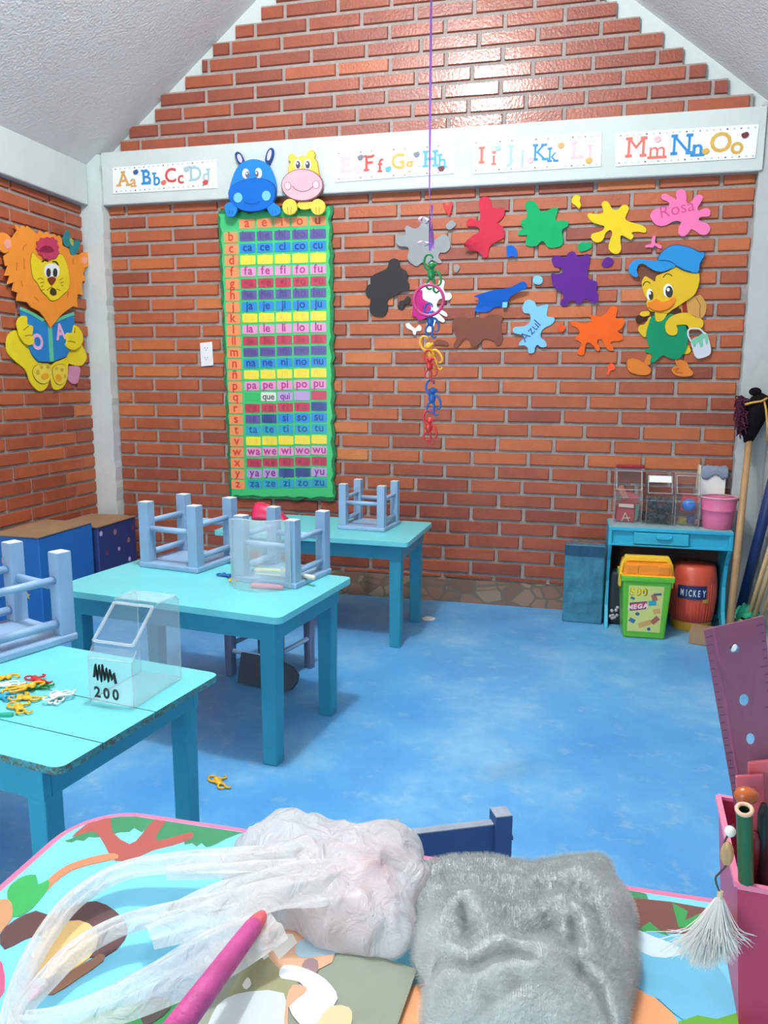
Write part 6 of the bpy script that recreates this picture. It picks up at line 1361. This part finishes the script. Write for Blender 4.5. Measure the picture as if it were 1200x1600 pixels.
# contents
def pin(u, v, d): return pd(u, v, d*0.932)
def onb(a, c_, z): p = A_.lerp(Bq, a)+nB*(wB*c_); return Vector((p.x, p.y, z))
rl = [pin(1099, 984, 0.88), pin(1193, 962, 0.86), pin(1232, 1330, 0.90), pin(1160, 1330, 0.93)]
X = (rl[1]-rl[0]); Y = (rl[3]-rl[0]); Nr = Y.cross(X).normalized(); Nr = Nr if Nr.dot(CAM-rl[0]) > 0 else -Nr
def rp(s, t_): return rl[0].lerp(rl[1], s).lerp(rl[3].lerp(rl[2], s), t_)
rul = thing('ruler', 'wide transparent purple-pink ruler standing in the pencil box', 'ruler', centre(rl))
rm = milky('tinted transparent ruler', (158, 100, 124), 0.80, 0.3, 0, 1)
b = MB(); holed(b, [[(0, 0), (1, 0), (1, 1), (0, 1)], ell(0.46, 0.105, 0.085, 0.020, 16), ell(0.50, 0.325, 0.085, 0.026, 16), ell(0.52, 0.495, 0.080, 0.026, 16)], rp, Nr, -0.0012, 0.0012); b.build('blade', rm, rul)
tk = MB()
for k in range(28):
    for s0_, s1_ in ((0.02, 0.10 if k % 5 else 0.17), (0.98, 0.92 if k % 5 else 0.86)):
        t0 = 0.03+k*0.034
        tk.prism([rp(s0_, t0), rp(s1_, t0), rp(s1_, t0+0.0035), rp(s0_, t0+0.0035)], Nr, 0.0012, 0.0016)
tk.build('graduations', mat('ruler marks', (96, 48, 92)), rul)
b = MB(); b.prism([rp(s, t_) for s, t_ in ((0.14, 0), (0.19, 0), (0.19, 1), (0.14, 1))], Nr, 0.0012, 0.0018); b.build('bevel_line', mat('ruler line', (150, 80, 112), rough=0.3), rul)
b = MB(); b.prism([rp(0.46+p, 0.107+q) for p, q in smooth_closed([(-0.05, 0.012), (-0.02, -0.006), (0.03, -0.012), (0.06, -0.004), (0.02, 0.012)], 2)], Nr, -0.004, -0.002); b.build('white_scrap_in_hole', mat('white card', (238, 238, 232)), rul)
coral = mat('translucent coral plastic', (214, 100, 108), rough=0.3)
def tab(label, P, th, m, name='plastic_tab', cat='tab', grp=None):
    N_ = (P[1]-P[0]).cross(P[3]-P[0]).normalized(); o = MB().prism(P, N_, -th/2, th/2).build(name, m, bevel=0.0015); return tag(o, label, cat, grp)
tab('tall coral plastic tab at the right edge behind the green tube', [pin(1168, 1190, 0.870), pin(1215, 1186, 0.865), pin(1222, 1340, 0.89), pin(1176, 1340, 0.90)], 0.004, coral)
tab('lower coral plastic tab in front of the ruler in the pencil box', [pin(1149, 1212, 0.864), pin(1192, 1209, 0.860), pin(1196, 1340, 0.884), pin(1156, 1340, 0.894)], 0.004, mat('coral pink plastic', (206, 92, 104), rough=0.3))
o = MB().ball(pin(1166, 1243, 0.835), (0.012, 0.009, 0.009)).build('orange_sharpener', plas('burnt orange', (190, 92, 40)), smooth=True); tag(o, 'burnt orange sharpener lying in the pencil box above the green tube', 'sharpener')
g0, g1_ = pin(1163, 1266, 0.80), pin(1166, 1400, 0.865)
tu = thing('green_tube', 'dark green tube with a pale open ring top in the pencil box', 'tube', g1_)
MB().tube([g0, g0.lerp(g1_, 0.5), g1_], 0.0076, 16, cap=False).build('barrel', mat('dark green plastic', (28, 92, 52), rough=0.35), tu, smooth=True)
dz_ = (g1_-g0).normalized(); e1 = dz_.orthogonal().normalized(); e2 = dz_.cross(e1)
MB().tube([g0-dz_*0.001+(e1*math.cos(a)+e2*math.sin(a))*0.0068 for a in [2*PI*k/24 for k in range(24)]], 0.0021, 8, closed=True).build('ring_top', mat('pale wood ring', (222, 176, 150), rough=0.5), tu, smooth=True)
def pen(label, u0, v0, d0, u1, v1, d1, r, c, cn):
    a, b_ = pin(u0, v0, d0), pin(u1, v1, d1); o = MB().tube([a, a.lerp(b_, 0.08), a.lerp(b_, 0.1), b_], [r*0.5, r*0.9, r, r], 10).build('pen', mat('pen '+cn, c, rough=0.35), smooth=True); return tag(o, label, 'pen', 'pens in the pencil box')
pen('dark red pen right of the green tube in the pencil box', 1180, 1300, 0.86, 1182, 1400, 0.89, 0.006, (130, 34, 44), 'dark red')
pen('black pen right of the dark red pen in the pencil box', 1194, 1256, 0.85, 1190, 1400, 0.88, 0.006, (30, 34, 36), 'black')
pen('navy pen at the right picture edge in the pencil box', 1207, 1280, 0.86, 1200, 1400, 0.89, 0.006, (36, 50, 96), 'navy')
# key ring tassel hanging on the left wall of the box
kt = thing('tassel_charm', 'fluffy white tassel charm with beads hanging over the side of the pencil box', 'charm', pin(1130, 1420, 0.86))
dep = 0.845
brass = mat('champagne bead', (214, 190, 150), rough=0.2); pearl = mat('pearl bead', (240, 234, 224), rough=0.12)
MB().ball(pin(1141, 1299, dep), 0.0058).build('pearl', pearl, kt, smooth=True)
MB().ball(pin(1136, 1334, dep), (0.0066, 0.006, 0.0135)).build('amber_bead', milky('amber bead', (228, 196, 140), 0.7, 0.12, 0), kt, smooth=True)
MB().tube([pin(u, v, dep) for u, v in smooth_open([(1146, 1288), (1141, 1299), (1132, 1318), (1136, 1348), (1126, 1362), (1118, 1372), (1122, 1388), (1127, 1398)], 4)], 0.0011, 6).build('wire', mat('dark wire', (96, 92, 88), rough=0.3, metal=0.6), kt)
MB().tube([pin(1126, 1392, dep), pin(1124, 1408, dep)], 0.0030, 8).build('cap', brass, kt)
hb_ = MB()
for k in range(900):
    s = rnd.gauss(0, 0.55); sd = rnd.uniform(-1, 1); ln_ = rnd.uniform(0.75, 1.05)
    p0 = pin(1124+s*3, 1402, dep+sd*0.002); p1 = pin(1114+s*22, 1450, dep+sd*0.012); p2 = pin(1104+s*44+rnd.gauss(0, 9), 1402+112*ln_-abs(s)*22, dep+sd*0.020)
    hb_.tube(smooth_open([tuple(p0), tuple(p1), tuple(p2)], 3), [0.0005]*4+[0.0004]*2+[0.0002], 3, cap=False)
hb_.build('tassel', mat('white fur', (242, 238, 232), rough=0.9), kt)
